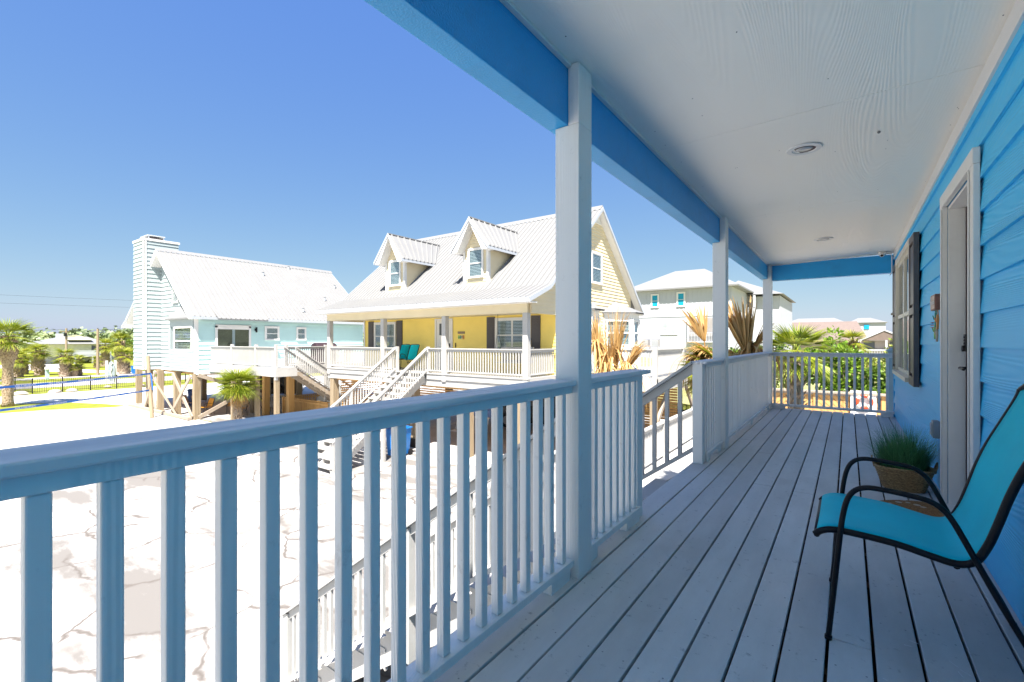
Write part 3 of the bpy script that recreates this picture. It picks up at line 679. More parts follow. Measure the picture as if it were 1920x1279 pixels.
for j in range(rows*2+1):
    t=j/(rows*2); z=t*.165
    for k in range(seg):
        a=2*math.pi*k/seg; r=rad(a,t)+.0035*math.sin(k*math.pi/4+ (j//2)*math.pi)*1.0+ (.003 if j%2 else 0)
        r=r if j<rows*2 else r
        vs.append((bc.x+math.cos(a)*r,bc.y+math.sin(a)*r,bc.z+.001+z))
fs=[(j*seg+k,j*seg+(k+1)%seg,(j+1)*seg+(k+1)%seg,(j+1)*seg+k) for j in range(rows*2) for k in range(seg)]
fs.append(tuple(range(seg))[::-1]); m.add(vs,fs)
o=m.build('body',M_bask,T); sd=o.modifiers.new('t','SOLIDIFY'); sd.thickness=.008; sd.offset=-1
m=MB(); pts=[(bc.x+math.cos(a)*rad(a,1),bc.y+math.sin(a)*rad(a,1),bc.z+.168) for a in [2*math.pi*k/48 for k in range(49)]]; m.tube(pts,.008,8,cap=False); m.build('rim',M_bask,T)
for sgn in (-1,1):
    x=bc.x+sgn*.178; m=MB(); m.tube([(x,bc.y-.04,bc.z+.15),(x+sgn*.012,bc.y-.036,bc.z+.20),(x+sgn*.016,bc.y,bc.z+.225),(x+sgn*.012,bc.y+.036,bc.z+.20),(x,bc.y+.04,bc.z+.15)],.006,7); m.build('handle',M_bask,T)
M_grass=leafm('potted_grass_blades',(.03,.12,.045),(.08,.27,.10),(.18,.42,.17),rough=.5,scale=8)
m=MB(); rnd=random.Random(3)
for i in range(3000):
    a=rnd.uniform(0,6.283);q=math.sqrt(rnd.random()); x=bc.x+math.cos(a)*.135*q; y=bc.y+math.sin(a)*.105*q; L=rnd.uniform(.12,.40)*(1.1-.2*q)
    lean=rnd.uniform(.1,1.0)*(.35+q*.9); az=a+rnd.uniform(-.9,.9); d=Vector((math.cos(az),math.sin(az),0)); s_=Vector((-d.y,d.x,0))*rnd.uniform(.0014,.0028)
    P=[];th=lean*.25;pos=Vector((x,y,bc.z+.12)); 
    for k in range(5):
        w=s_*(1-k/4.2); P+= [pos-w,pos+w]; pos=pos+(d*math.sin(th)+Vector((0,0,math.cos(th))))*L/4; th+=lean*.42*rnd.uniform(.6,1.3)
        if pos.x>.545: pos.x=.545
    m.add(P,[(2*k,2*k+1,2*k+3,2*k+2) for k in range(4)])
o=m.build('ornamental_grass',M_grass,org=tuple(bc)); tag(o,'bushy green ornamental grass growing out of the seagrass basket','plant')
m=MB(); n=40
P=[(.545,3.88+.44*math.sin(a),D+.004) if False else (.50-.42*math.sin(a),3.88+.44*math.cos(a),D+.0025) for a in [math.pi*k/n for k in range(n+1)]]
m.prism(P,(0,0,.014))
def matm():
    m_,n,b=nodes('coir_doormat'); b.inputs['Roughness'].default_value=.95
    no=N(n,'ShaderNodeTexNoise',i_Scale=130.,i_Detail=5.); v=coords(n); n.links.new(v,no.inputs['Vector'])
    c=ramp(n,no.outputs[0],[(.3,(.10,.045,.015)),(.6,(.32,.17,.06))])
    v2=N(n,'ShaderNodeTexVoronoi',i_Scale=11.); n.links.new(v,v2.inputs['Vector'])
    c=mixc(n,ramp(n,v2.outputs[0],[(.22,(.7,)*3),(.26,(0,0,0))]),c,(.55,.50,.42)); n.links.new(c,b.inputs['Base Color'])
    bp=N(n,'ShaderNodeBump',i_Strength=1.,i_Distance=.006); n.links.new(no.outputs[0],bp.inputs['Height']); n.links.new(bp.outputs[0],b.inputs['Normal']); return m_
tag(m.build('doormat',matm(),org=(.35,3.88,D)),'half round brown coir doormat in front of the white door','doormat')
# ---------------- yellow house
YH=thing('yellow_house','yellow raised beach house with two dormers, white metal roof and front porch','house',(-14,15,0))
x0,x1=-19.55,-8.4; yf=14.6; yb=21.3; fl=2.98
prof=[(12.17,5.58),(13.48,6.11),(17.56,9.65),(22.25,5.58)]
def roofz(y):
    for (a,za),(b,zb_) in zip(prof,prof[1:]):
        if a<=y<=b: return za+(zb_-za)*(y-a)/(b-a)
    return 0
mb=MB()
ribroof(mb,(-19.85,12.17,5.58),(-8.1,12.17,5.58),(-8.1,13.48,6.11),(-19.85,13.48,6.11))
ribroof(mb,(-19.85,13.48,6.111),(-8.1,13.48,6.111),(-8.1,17.56,9.65),(-19.85,17.56,9.65))
ribroof(mb,(-19.85,22.25,5.58),(-8.1,22.25,5.58),(-8.1,17.56,9.65),(-19.85,17.56,9.65))
mb.prism([(-19.85,17.38,9.53),(-19.85,17.56,9.72),(-19.85,17.74,9.53)],(11.75,0,0))
mb.m=1
x=-19.8
while x<-8.15: mb.box(x,17.36,9.505,x+.12,17.375,9.54); mb.box(x,13.44,6.105,x+.10,13.47,6.125); x+=.23
rf=mb.build('roof',[M_roof,M_roofedge],YH)
mb=MB()
for xe in (-8.1,-19.85):
    o=.012 if xe>-10 else -.03
    for (a,za),(b,zb_) in zip(prof,prof[1:]):
        mb.prism([(xe+o,a,za-.15),(xe+o,b,zb_-.15),(xe+o,b,zb_+.01),(xe+o,a,za+.01)],(.018,0,0))
mb.box(-19.85,12.14,5.44,-8.1,12.165,5.59); mb.build('fascia',M_roofedge,YH)
mb=MB()
for (a,za),(b,zb_) in zip(prof,prof[1:]):
    for xa,xb in ((-8.4,-8.105),(-19.84,-19.55)):
        mb.prism([(xa,a,za-.145),(xa,b,zb_-.145),(xa,b,zb_-.06),(xa,a,za-.06)],(xb-xa,0,0))
mb.box(-19.84,12.18,5.43,-8.11,12.66,5.47); mb.prism([(-8.395,17.1,9.02),(-8.395,18.02,9.02),(-8.395,17.56,9.45)],(.06,0,0)); mb.build('soffit',M_white,YH)
# walls
mb=MB(); siding(mb,'X',yf,-1,fl,5.52,.13,lambda z:(x0,x1),th=.02); 
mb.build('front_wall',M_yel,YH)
def gabext(z,inset=.06):
    z2=z+.12
    if z2<=6.11: yfr=12.75 if z>=5.13 else yf
    else: yfr=13.48+(z2-6.11)/(9.65-6.11)*4.08
    if z>=5.13 and z2<=6.11: yfr=max(12.75,12.17+(z2-5.58)/(6.11-5.58)*1.31)
    ybk=yb if z2<6.35 else 22.25-(z2-5.58)/(9.65-5.58)*4.69
    return (yfr,min(yb,max(ybk,yfr)))
mb=MB(); siding(mb,'Y',x1,1,2.5,5.13,.14,lambda z:(yf,yb),th=.022); siding(mb,'Y',x1,1,5.13,9.5,.14,gabext,th=.022)
mb.box(x0+.02,yf+.01,2.5,x1-.01,yb,5.5); mb.prism([(x0+.1,12.8,5.2),(x0+.1,13.5,5.95),(x0+.1,17.56,9.5),(x0+.1,yb,6.3),(x0+.1,yb,5.2)],(x1-x0-.11,0,0))
mb.build('side_wall',M_yelsun,YH)
mb=MB(); mb.box(x1+.024,yf-.11,2.9,x1+.04,yf,5.13); mb.box(x1-.09,yf-.03,2.9,x1+.024,yf-.018,5.13); mb.box(x0-.02,yf-.04,2.9,x0+.07,yf-.018,5.45); mb.build('corner_board',M_white,YH)
mb=MB(); mb.box(-19.75,12.66,5.13,-8.5,12.80,5.50); mb.box(-8.56,12.801,5.13,-8.42,yf,5.5); mb.box(-19.75,12.801,5.13,-19.6,yf,5.5); mb.build('porch_beam',M_yelsun,YH)
mb=MB(); mb.box(-19.7,12.81,5.44,-8.45,yf,5.5); mb.build('porch_ceiling',M_yel,YH)
# porch deck
mb=MB(); mb.box(-19.72,12.62,fl-.04,-8.44,yf,fl); mb.box(-19.72,12.65,fl-.24,-14.9,12.69,fl-.041); mb.box(-13.15,12.65,fl-.24,-8.44,12.69,fl-.041); mb.box(-19.72,12.69,2.49,-8.5,12.73,fl-.25); mb.box(-19.72,12.73,2.49,-8.5,12.9,fl-.26)
mb.box(-8.5,12.66,2.49,-8.44,yf,fl-.041); mb.box(-8.5,yf,2.49,-8.42,yb,2.9)
for y in (13.2,13.8,14.4): mb.box(-19.7,y,2.6,-8.5,y+.05,fl-.041)
mb.build('porch_deck',M_woodw,YH)
for xx in (-19.72,-15.88,-12.35,-8.68):
    MB().box(xx,12.64,fl-.3,xx+.2,12.84,5.129).build('porch_post',M_woodw,YH,bevel=.01)
for a,b in ((-19.52,-15.9),(-15.66,-14.95),(-13.1,-12.37),(-12.13,-8.7)):
    railing(YH,(a,12.74,fl),(b,12.74,fl),M_woodw)
railing(YH,(-8.56,12.86,fl),(-8.56,yf-.12,fl),M_woodw)
for xx in (-14.93,-13.15): MB().box(xx-.05,12.69,fl-.2,xx+.05,12.79,fl+1.0).build('newel_post',M_woodw,YH)
# front windows, shutters, door
def front_window(a,b,sh):
    window(YH,'X',yf-.008,-1,a,b,fl+.85,5.02,trim=.08,mull=1)
    for c in sh:
        m=MB(); m.box(c,yf-.05,fl+.78,c+.4,yf-.019,5.15)
        for z0,z1 in ((fl+.84,4.4),(4.46,5.09)):
            z=z0
            while z<z1: m.box(c+.05,yf-.062,z,c+.35,yf-.051,z+.035); z+=.055
        m.build('shutter',M_dark,YH)
front_window(-18.68,-17.26,(-19.2,-17.13)); front_window(-11.22,-9.72,(-11.72,-9.6))
mb=MB(); mb.box(-14.62,yf-.05,fl,-14.53,yf-.019,5.07);mb.box(-13.66,yf-.05,fl,-13.57,yf-.019,5.07);mb.box(-14.62,yf-.05,5.071,-13.57,yf-.019,5.16)
mb.build('door_trim',M_white,YH)
mb=MB(); mb.box(-14.52,yf-.035,fl,-13.67,yf-.024,5.06)
for a in (-14.42,-14.05): 
    for z0,z1 in ((3.15,3.75),(3.9,4.2)): mb.box(a,yf-.045,z0,a+.3,yf-.036,z1)
dr=mb.build('door',M_white,YH); MB().box(-14.35,yf-.04,4.45,-13.85,yf-.036,4.95).build('door_glass',M_room,dr)
mb=MB(); mb.box(-13.76,yf-.06,3.95,-13.71,yf-.036,4.1);mb.tube([(-13.74,yf-.05,3.85),(-13.84,yf-.05,3.85)],.012,6); mb.build('handle',M_black,dr)
MB().box(-13.43,yf-.04,3.93,-13.39,yf-.018,4.12).build('doorbell',M_black,YH)
# dormers
for cx in (-16.28,-11.62):
    hw=.62; yd=13.78; ez=7.75; az=8.9
    T2=MB(); # face
    siding(T2,'X',yd,-1,6.35,7.7,.115,lambda z:(cx-hw,cx+hw),holes=((cx-.34,cx+.34,6.62,7.8),))
    siding(T2,'X',yd,-1,7.7,8.7,.115,lambda z:(cx-hw*max(0,(8.72-z)/1.02),cx+hw*max(0,(8.72-z)/1.02)),holes=((cx-.34,cx+.34,6.62,7.8),))
    h2=hw-.03; T2.prism([(cx-h2,yd+.2,6.4),(cx-h2,yd+.2,7.70),(cx,yd+.2,8.68),(cx+h2,yd+.2,7.70),(cx+h2,yd+.2,6.4)],(0,2.6,0))
    for s_ in (-1,1):
        T2.prism([(cx+s_*hw,yd,6.35),(cx+s_*hw,yd,7.78),(cx+s_*hw,15.6,7.78)],(-s_*.02,0,0))
    dm=T2.build('dormer',M_yelsun,YH)
    m=MB()
    for s_ in (-1,1):
        A=(cx+s_*.92,yd-.42,7.72);Bq=(cx+s_*.92,15.42,7.72);Cq=(cx,16.55,8.87);Dq=(cx,yd-.42,8.87)
        ribroof(m,A,Bq,Cq,Dq,pitch=.23,th=.04)
    m.box(cx-.05,yd-.42,8.86,cx+.05,16.5,8.9); m.build('dormer_roof',M_roof,dm)
    m=MB()
    for s_ in (-1,1):
        m.prism([(cx+s_*.95,yd-.44,7.58),(cx+s_*.95,yd-.44,7.72),(cx,yd-.44,8.90),(cx,yd-.44,8.74)],(0,.02,0))
        m.box(cx+s_*.90,yd-.42,7.60,cx+s_*.93,15.3,7.70)
    m.build('rake_board',M_roofedge,dm)
    m=MB()
    for s_ in (-1,1):
        m.prism([(cx+s_*.9,yd-.41,7.60),(cx+s_*.62,yd-.41,7.60),(cx+s_*.0,yd-.41,8.70),(cx,yd-.41,8.82)],(0,.40,0))
        m.box(cx+s_*hw,yd-.035,6.3,cx+s_*(hw-.09),yd-.015,7.7); m.box(cx+s_*(hw+.001),yd-.03,6.35,cx+s_*(hw+.02),yd+.09,7.7); 
    m.box(cx-hw,yd-.05,6.28,cx+hw,yd-.016,6.36); m.build('dormer_trim',M_white,dm)
    w_=window(YH,'X',yd,-1,cx-.33,cx+.33,6.66,7.72,trim=.06,mull=0)
# gable window
window(YH,'Y',x1+.01,1,17.15,17.98,6.58,7.75,trim=.09)
# bay windows on the east side
def bay(parent,wx,y0,y1,d,z0,z1,rt,wallM,under=True,mir=1,sides=True):
    """three sided bay growing out of a wall at x=wx toward +x"""
    a=.55*d*1.0; m=MB(); cham=d*.8
    P=[(wx,y0),(wx+d,y0+cham),(wx+d,y1-cham),(wx,y1)]
    faces=list(zip(P,P[1:]))
    m.prism([(x,y,z0) for x,y in P],(0,0,.95)); m.prism([(x,y,z1-.33) for x,y in P],(0,0,.33))
    # corner posts
    for x,y in P: m.lathe([(.09,z0+.9),(.09,z1-.3)],(x-.03,y,0),8)
    b=m.build('bay_window',wallM,parent)
    for (xa,ya),(xb,yb_) in faces:
        L=math.hypot(xb-xa,yb_-ya); 
        if L<.3: continue
        ux,uy=(xb-xa)/L,(yb_-ya)/L; nx_,ny_=uy,-ux
        def Q(s_,o,z): return (xa+ux*s_+nx_*o,ya+uy*s_+ny_*o,z)
        f=MB(); g_=MB(); bl=MB(); za,zc=z0+.95,z1-.33
        def bx(mm,s0,o0,z0_,s1,o1,z1_):
            mm.add([Q(s0,o0,z0_),Q(s1,o0,z0_),Q(s1,o1,z0_),Q(s0,o1,z0_),Q(s0,o0,z1_),Q(s1,o0,z1_),Q(s1,o1,z1_),Q(s0,o1,z1_)],[(0,3,2,1),(4,5,6,7),(0,1,5,4),(1,2,6,5),(2,3,7,6),(3,0,4,7)])
        m0,m1=.10,L-.10
        for s0,s1 in ((m0,m0+.06),(m1-.06,m1)): bx(f,s0,-.03,za,s1,.03,zc)
        for z_ in (za,(za+zc)/2-.03,zc-.06): bx(f,m0+.06,-.028,z_,m1-.06,.028,z_+.06)
        fr=f.build('window',M_white,b); bx(g_,m0+.05,0,za+.02,m1-.05,.004,zc-.02); g_.build('pane',M_glass,fr)
        z=za+.06
        while z<zc-.08: bx(bl,m0+.06,-.07,z,m1-.06,-.055,z+.035); z+=.06
        bl.build('blind',M_blind,fr)
        r=MB(); bx(r,m0,-.2,za,m1,-.19,zc); r.build('lining',M_room,fr)
    m=MB(); o=.18; Pe=[(wx,y0-o),(wx+d+o,y0+cham-o*.5),(wx+d+o,y1-cham+o*.5),(wx,y1+o)]
    ym=(y0+y1)/2; A=(wx,ym,rt)
    for (xa,ya),(xb,yb_) in zip(Pe,Pe[1:]):
        m.add([(xa,ya,z1),(xb,yb_,z1),A,(xa,ya,z1-.05),(xb,yb_,z1-.05)],[(0,1,2),(0,3,4,1)])
    m.prism([(x,y,z1-.06) for x,y in Pe],(0,0,.05)); m.build('bay_roof',M_roof,b)
    return b
bay(YH,x1+.024,18.3,20.6,.95,3.05,5.42,5.95,M_white); bay(YH,x1+.024,15.1,16.9,.7,3.05,5.40,5.9,M_white)
# piles and slat screen
for xx in (-19.45,-14.0,-11.2,-8.9):
    for yy in (12.85,16.0,20.6): MB().box(xx-.14,yy-.14,0,xx+.14,yy+.14,2.49).build('pile',M_pile,YH)
mb=MB(); mb.box(-14.17,12.68,.0,-13.83,13.02,.34); mb.build('pile_wrap',M_black,YH)
mb=MB(); z=1.05
while z<2.5: mb.box(-19.2,15.98,z,-12.9,16.0,z+.06); mb.box(-19.3,13.1,z,-19.28,16,z+.06); z+=.115
for xx in (-17.3,-15.4,-13): mb.box(xx,16.0,0,xx+.08,16.08,2.5)
mb.build('slat_screen',M_pinew,YH)
MB().box(x0+.02,12.9,2.40,x1-.02,21.3,2.489).build('floor_joists',M_pinew,YH)
# front stairs
YS=thing('front_staircase','white timber staircase rising to the front porch of the yellow house','staircase',(-14,10.6,0))
stairs(YS,(-14.88,12.62,fl),(0,-1,0),(1.68,0,0),fl,4.05,16,M_woodw)
for xx in (-14.93,-13.12):
    railing(YS,(xx,12.62,fl),(xx,10.55,fl-2.07*fl/4.1),M_woodw,name='handrail',bottom=.1)
    railing(YS,(xx,10.55,fl-2.07*fl/4.1),(xx,8.55,.06),M_woodw,name='handrail',bottom=.1)
    for yy in (10.55,8.6): MB().box(xx-.05,yy-.05,0,xx+.05,yy+.05,(12.62-yy>3 and 1.05) or fl-2.07*fl/4.1+.98).build('newel_post',M_woodw,YS)
# side deck on the east
mb=MB(); mb.box(-8.38,15.3,fl-.05,-5.15,21.5,fl); mb.box(-8.38,15.28,2.5,-5.15,15.32,fl-.051); mb.box(-5.17,15.33,2.5,-5.13,21.5,fl-.051); mb.build('side_deck',M_woodw,YH)
railing(YH,(-8.3,15.36,fl),(-5.3,15.36,fl),M_woodw); railing(YH,(-5.2,15.45,fl),(-5.2,18.4,fl),M_woodw); railing(YH,(-5.2,18.5,fl),(-5.2,21.5,fl),M_woodw)
for yy in (15.36,18.45,21.5): MB().box(-5.27,yy-.07,2.4,-5.13,yy+.07,fl+1.02).build('newel_post',M_woodw,YH)
for xx,yy in ((-5.3,15.5),(-5.3,20.8),(-7.6,15.5)): MB().box(xx-.1,yy-.1,0,xx+.1,yy+.1,2.5).build('pile',M_pile,YH)
for q in (((-5.3,15.62,1.2),(-5.3,17.1,2.5)),((-5.3,20.6,1.2),(-5.3,19.2,2.5))): MB().bar(*q,.09,.14).build('brace',M_brace,YH)
mb=MB(); 
for i in range(22): mb.box(-8.2,19.2,.1+i*.11,-5.6,19.22,.1+i*.11+.09)
mb.build('plank_screen',M_pinew,YH)
T=thing('wall_lantern','black wall lantern beside the side door of the yellow house','lamp',(-8.36,16.95,5.0))
MB().box(-8.38,16.90,4.75,-8.28,17.02,5.0).box(-8.30,16.88,4.98,-8.2,17.04,5.02).box(-8.28,16.91,4.80,-8.22,17.01,4.96).build('body',M_black,T)
# porch swing & plaque of yellow house
T=thing('porch_swing','white slatted swing seat hanging at the right end of the yellow porch','swing',(-9.9,13.9,fl+.4))
mb=MB()
for i in range(12): mb.box(-10.6+i*.115,14.12,fl+.5,-10.54+i*.115,14.14,fl+.95)
mb.box(-10.65,14.10,fl+.93,-9.2,14.15,fl+1.0); mb.box(-10.65,14.10,fl+.45,-9.2,14.15,fl+.51); mb.build('backrest',M_woodw,T)
mb=MB(); 
for i in range(5): mb.box(-10.65,13.62+i*.1,fl+.42,-9.2,13.70+i*.1,fl+.44)
mb.build('seat',M_woodw,T)
for xx in (-10.62,-9.23):
    mb=MB(); mb.box(xx-.025,13.6,fl+.66,xx+.025,14.12,fl+.69); mb.box(xx-.02,13.62,fl+.44,xx+.02,13.66,fl+.66); mb.build('armrest',M_woodw,T)
    mb=MB(); mb.tube([(xx,13.65,fl+.69),(xx,13.85,fl+1.6),(xx,13.85,5.44)],.008,5);mb.tube([(xx,14.11,fl+.98),(xx,13.85,fl+1.6)],.008,5); mb.build('chain',M_black,T)
T=thing('flip_flop_plaque','tiny wooden plaque with hanging flip flops beside the yellow house door','wall sign',(-13.08,yf-.03,4.4))
MB().box(-13.28,yf-.045,4.50,-12.90,yf-.019,4.60).build('plaque',M_pile,T)
for i,c in enumerate(('lime_sole','teal_sole','tan_sole','orange_sole')):
    m=MB(); xx=-13.23+.09*i; m.prism([(xx+math.cos(a)*.032,yf-.035,4.36+math.sin(a)*.1*(.8+.06*i)) for a in [2*math.pi*k/10 for k in range(10)]],(0,.012,0)); m.build('flip_flop',MATS[c],T)
# under the yellow house
def swing_bench(name,label,loc,rz,w=1.5,grp=None):
    T=thing(name,label,'swing bench',loc,rz,group=grp)
    mb=MB(); n=int(w/.11)
    for i in range(n): mb.bar((-w/2+.06+i*(w-.12)/(n-1),.28,.42),(-w/2+.06+i*(w-.12)/(n-1),.42,.92),.05,.02,up=(0,1,0))
    mb.bar((-w/2,.42,.93),(w/2,.42,.93),.05,.07); mb.bar((-w/2,.28,.43),(w/2,.28,.43),.04,.07); mb.build('backrest',M_woodw,T,local=True)
    mb=MB()
    for i in range(5): mb.box(-w/2,-.18+i*.09,.38,w/2,-.11+i*.09,.40)
    mb.build('seat',M_woodw,T,local=True)
    for s_ in (-1,1):
        x=s_*w/2; mb=MB(); mb.bar((x,-.2,.64),(x,.4,.66),.06,.025); mb.box(x-.02,-.18,.38,x+.02,-.14,.63); mb.build('armrest',M_woodw,T,local=True)
        mb=MB(); mb.tube([(x,-.16,.66),(x,.1,1.5),(x,.1,2.4)],.008,5); mb.build('chain',M_black,T,local=True)
    return T
swing_bench('swing_bench','white slatted swing bench hanging under the yellow house',(-13.0,14.9,0),R(12),1.6)
swing_bench('swing_bench','weathered white swing bench hanging under the mint green house deck',(-27.2,14.6,0),R(78),1.5)
T=thing('fire_extinguisher','red fire extinguisher with white label mounted on a post under the yellow house','extinguisher',(-12.35,13.9,.7))
mb=MB(); mb.lathe([(.02,1.12),(.075,1.08),(.08,1.0),(.08,.62),(.07,.60)],(-12.35,13.9,0),14); mb.build('cylinder',paint('red_enamel',(.55,.01,.01),rough=.3),T,smooth=True)
mb=MB(); mb.lathe([(.082,.72),(.082,.92)],(-12.35,13.9,0),14); mb.build('label_band',M_white,T); mb=MB(); mb.box(-12.40,13.88,1.12,-12.30,13.92,1.2); mb.build('valve',M_black,T)
tag(MB().box(-12.27,13.84,0,-12.13,13.98,2.49).build('support_post',M_pile,org=(-12.2,13.9,0)),'brown timber post with a red extinguisher under the yellow house','post')
def wheelie(name,label,loc,rz,col):
    T=thing(name,label,'bin',loc,rz); m=paint(col[0],col[1],rough=.35,var=.08)
    mb=MB(); a,b=.24,.31
    P0=[(-a,-b,.06),(a,-b,.06),(a,b,.06),(-a,b,.06)];P1=[(-a-.06,-b-.07,.98),(a+.06,-b-.07,.98),(a+.06,b+.07,.98),(-a-.06,b+.07,.98)]
    mb.add(P0+P1,[(0,3,2,1),(4,5,6,7),(0,1,5,4),(1,2,6,5),(2,3,7,6),(3,0,4,7)])
    mb.box(-.2,-b-.075,.3,.2,-b-.05,.85); mb.build('body',m,T,local=True,bevel=.02)
    mb=MB(); mb.prism([(-a-.09,-b-.10,.985),(a+.09,-b-.10,.985),(a+.09,b+.09,.985),(-a-.09,b+.09,.985)],(0,0,.05)); mb.prism([(-a-.02,-b+.02,1.036),(a+.02,-b+.02,1.036),(a+.02,b+.02,1.036),(-a-.02,b+.02,1.036)],(0,0,.03)); mb.build('lid',m,T,local=True,bevel=.015)
    for s_ in (-1,1):
        mb=MB(); mb.tube([(s_*.26,b+.02,.11),(s_*.31,b+.02,.11)],.11,16); mb.build('wheel',M_black,T,local=True)
    mb=MB(); mb.tube([(-.2,b+.09,.95),(-.2,b+.15,.95),(.2,b+.15,.95),(.2,b+.09,.95)],.014,6); mb.build('handle',m,T,local=True)
    return T
BL=('bright_blue_plastic',(.01,.16,.50))
wheelie('wheelie_bin','bright blue wheelie bin beside the foot of the yellow house stairs',(-13.35,11.45,0),R(10),BL)
wheelie('wheelie_bin','dark blue wheelie bin standing among the piles of the mint green house',(-34.7,12.6,0),R(70),('navy_plastic',(.01,.05,.20)))
wheelie('wheelie_bin','small blue bin beside a palm trunk across the road',(-73.4,20.2,0),R(0),BL)
tag(MB().box(-13.2,10.57,0,-13.1,10.67,1.9).build('stair_prop',M_woodw,org=(-13.15,10.6,0)),'white timber prop under the middle of the yellow house stairs','post')
def suv(name,label,loc,rz,body,L=4.7,group=None,cat='car'):
    T=thing(name,label,cat,loc,rz,group=group); w=.93
    side=[(-L/2,.42),(-L/2+.05,.85),(-L/2+.35,1.02),(-L/2+1.05,1.10),(-L/2+1.65,1.60),(-L/2+2.1,1.70),(L/2-.75,1.68),(L/2-.25,1.15),(L/2,1.02),(L/2,.42),(L/2-.2,.30),(-L/2+.2,.30)]
    mb=MB(); n=len(side); rings=[(-w,.94,.05),(-w*.93,1,.0),(w*.93,1,0),(w,.94,.05)]
    vs=[];
    for y,s_,_ in rings:
        for x,z in side:
            yy=y*(1-.16*max(0,(z-1.05)/.65)); vs.append((x*s_,yy,.3+(z-.3)*s_))
    fs=[(r*n+i,r*n+(i+1)%n,(r+1)*n+(i+1)%n,(r+1)*n+i) for r in range(3) for i in range(n)]+[tuple(range(n))[::-1],tuple(range(3*n,4*n))]
    mb.add(vs,fs); mb.build('body',body,T,local=True,bevel=.03)
    for s_ in (-1,1):
        mb=MB(); yy=s_*w*.985
        for a,b,c,d in ((-L/2+1.35,-.45,-L/2+1.75,-.45),(-.37,.55,-.37,.55),(.63,L/2-.62,.63,L/2-.85)):
            mb.prism([(a,yy*.985,1.12),(b,yy*.985,1.12),(d,yy*.905,1.56),(c,yy*.905,1.56)],(0,s_*.012,0))
        mb.build('side_window',M_room,T,local=True)
        for x in (-L/2+.9,L/2-.9):
            mb=MB(); mb.tube([(x,s_*(w-.22),.35),(x,s_*(w+.01),.35)],.35,20); wh_=mb.build('wheel',M_black,T,local=True); mb=MB(); mb.tube([(x,s_*(w+.0105),.35),(x,s_*(w+.02),.35)],.2,12); mb.build('rim',MATS['grey_plastic'],wh_,local=True)
        mb=MB(); mb.box(-L/2-.01,s_*.55,.72,-L/2+.08,s_*.82,.88); mb.build('headlight',M_white,T,local=True)
    mb=MB(); mb.prism([(-L/2+1.12,-.72,1.14),(-L/2+1.12,.72,1.14),(-L/2+1.60,.66,1.58),(-L/2+1.60,-.66,1.58)],(-.03,0,.03)); mb.build('windscreen',M_room,T,local=True)
    return T
suv('parked_car','black off road car parked in shade under the yellow house',(-12.2,19.4,0),R(8),paint('black_car_paint',(.012,.012,.015),rough=.2))
suv('parked_car','black off road car parked beneath the mint green house',(-35.2,17.8,0),R(55),MATS['black_car_paint'])
suv('parked_car','pale car parked under the balcony of the distant cream house',(-119.5,27.0,0),R(90),paint('pale_car_paint',(.5,.5,.55),rough=.3))

# ---------------- mint green house
GH=thing('green_house','mint green raised house with tall chimney and long white metal roof at left','house',(-33,15.5,0))
gx0,gx1=-37.9,-28.2; gy0,gy1=10.6,20.9; sy0=10.35; gr=(-33.0,9.60)
mb=MB()
ribroof(mb,(-27.85,10.05,5.50),(-27.85,21.4,5.50),(gr[0],21.4,9.62),(gr[0],10.05,9.62),pitch=.26)
ribroof(mb,(-39.3,10.05,5.15),(-39.3,21.4,5.15),(-38.1,21.4,5.72),(-38.1,10.05,5.72),pitch=.26)
ribroof(mb,(-38.1,10.05,5.721),(-38.1,21.4,5.721),(gr[0],21.4,9.62),(gr[0],10.05,9.62),pitch=.26)
mb.prism([(gr[0]-.2,10.05,9.50),(gr[0]+.2,10.05,9.50),(gr[0],10.05,9.69)],(0,11.45,0))
ribroof(mb,(-27.5,11.2,5.42),(-27.5,13.9,5.42),(-28.3,13.9,5.93),(-28.3,11.2,5.93),pitch=.26,th=.03)
mb.m=1; y=10.0
while y<21.3: mb.box(gr[0]+.2,y,9.46,gr[0]+.23,y+.14,9.50); y+=.26
rf=mb.build('roof',[M_roof,M_roofedge],GH)
for yy,t in ((15.6,.25),(17.9,.06),(18.9,.62),(16.6,.85),(20.6,.35)): 
    xx=gr[0]+(5.25)*t; zz=9.62-4.12*t; MB().lathe([(.07,zz-.05),(.06,zz+.18),(.09,zz+.2)],(xx,yy,0),8).build('roof_vent',M_roofedge,rf)
mb=MB()
for ye in (10.03,21.4):
    mb.prism([(gr[0],ye,9.44),(-27.85,ye,5.32),(-27.85,ye,5.50),(gr[0],ye,9.64)],(0,.02,0)); mb.prism([(gr[0],ye,9.44),(-38.1,ye,5.56),(-39.3,ye,5.0),(-39.3,ye,5.16),(-38.1,ye,5.74),(gr[0],ye,9.64)],(0,.02,0))
mb.box(-27.85,10.05,5.36,-27.83,21.4,5.50); mb.build('fascia',M_roofedge,GH)
mb=MB(); mb.prism([(gr[0],10.055,9.45),(-27.87,10.055,5.36),(-28.3,10.055,5.36),(gr[0],10.055,9.30)],(0,.53,0)); mb.prism([(gr[0],10.055,9.45),(gr[0],10.055,9.30),(-38.4,10.055,5.30),(-39.28,10.055,5.05)],(0,.53,0)); mb.build('soffit',M_white,GH)
def gx(z):
    if z<5.2: return (gx0,gx1)
    t=(9.50-z)/(9.50-5.25); return (gr[0]-(gr[0]-gx0)*min(1,t),gr[0]+(gx1-gr[0])*min(1,t))
mb=MB(); siding(mb,'X',gy0,-1,2.47,9.45,.25,gx,th=.035); mb.box(gx0,gy0+.01,2.47,gx1-.01,gy1,5.3); mb.prism([(gx0+.1,gy0+.02,5.2),(gr[0],gy0+.02,9.4),(gx1-.1,gy0+.02,5.2)],(0,gy1-gy0,0)); mb.build('gable_wall',M_mintsun,GH)
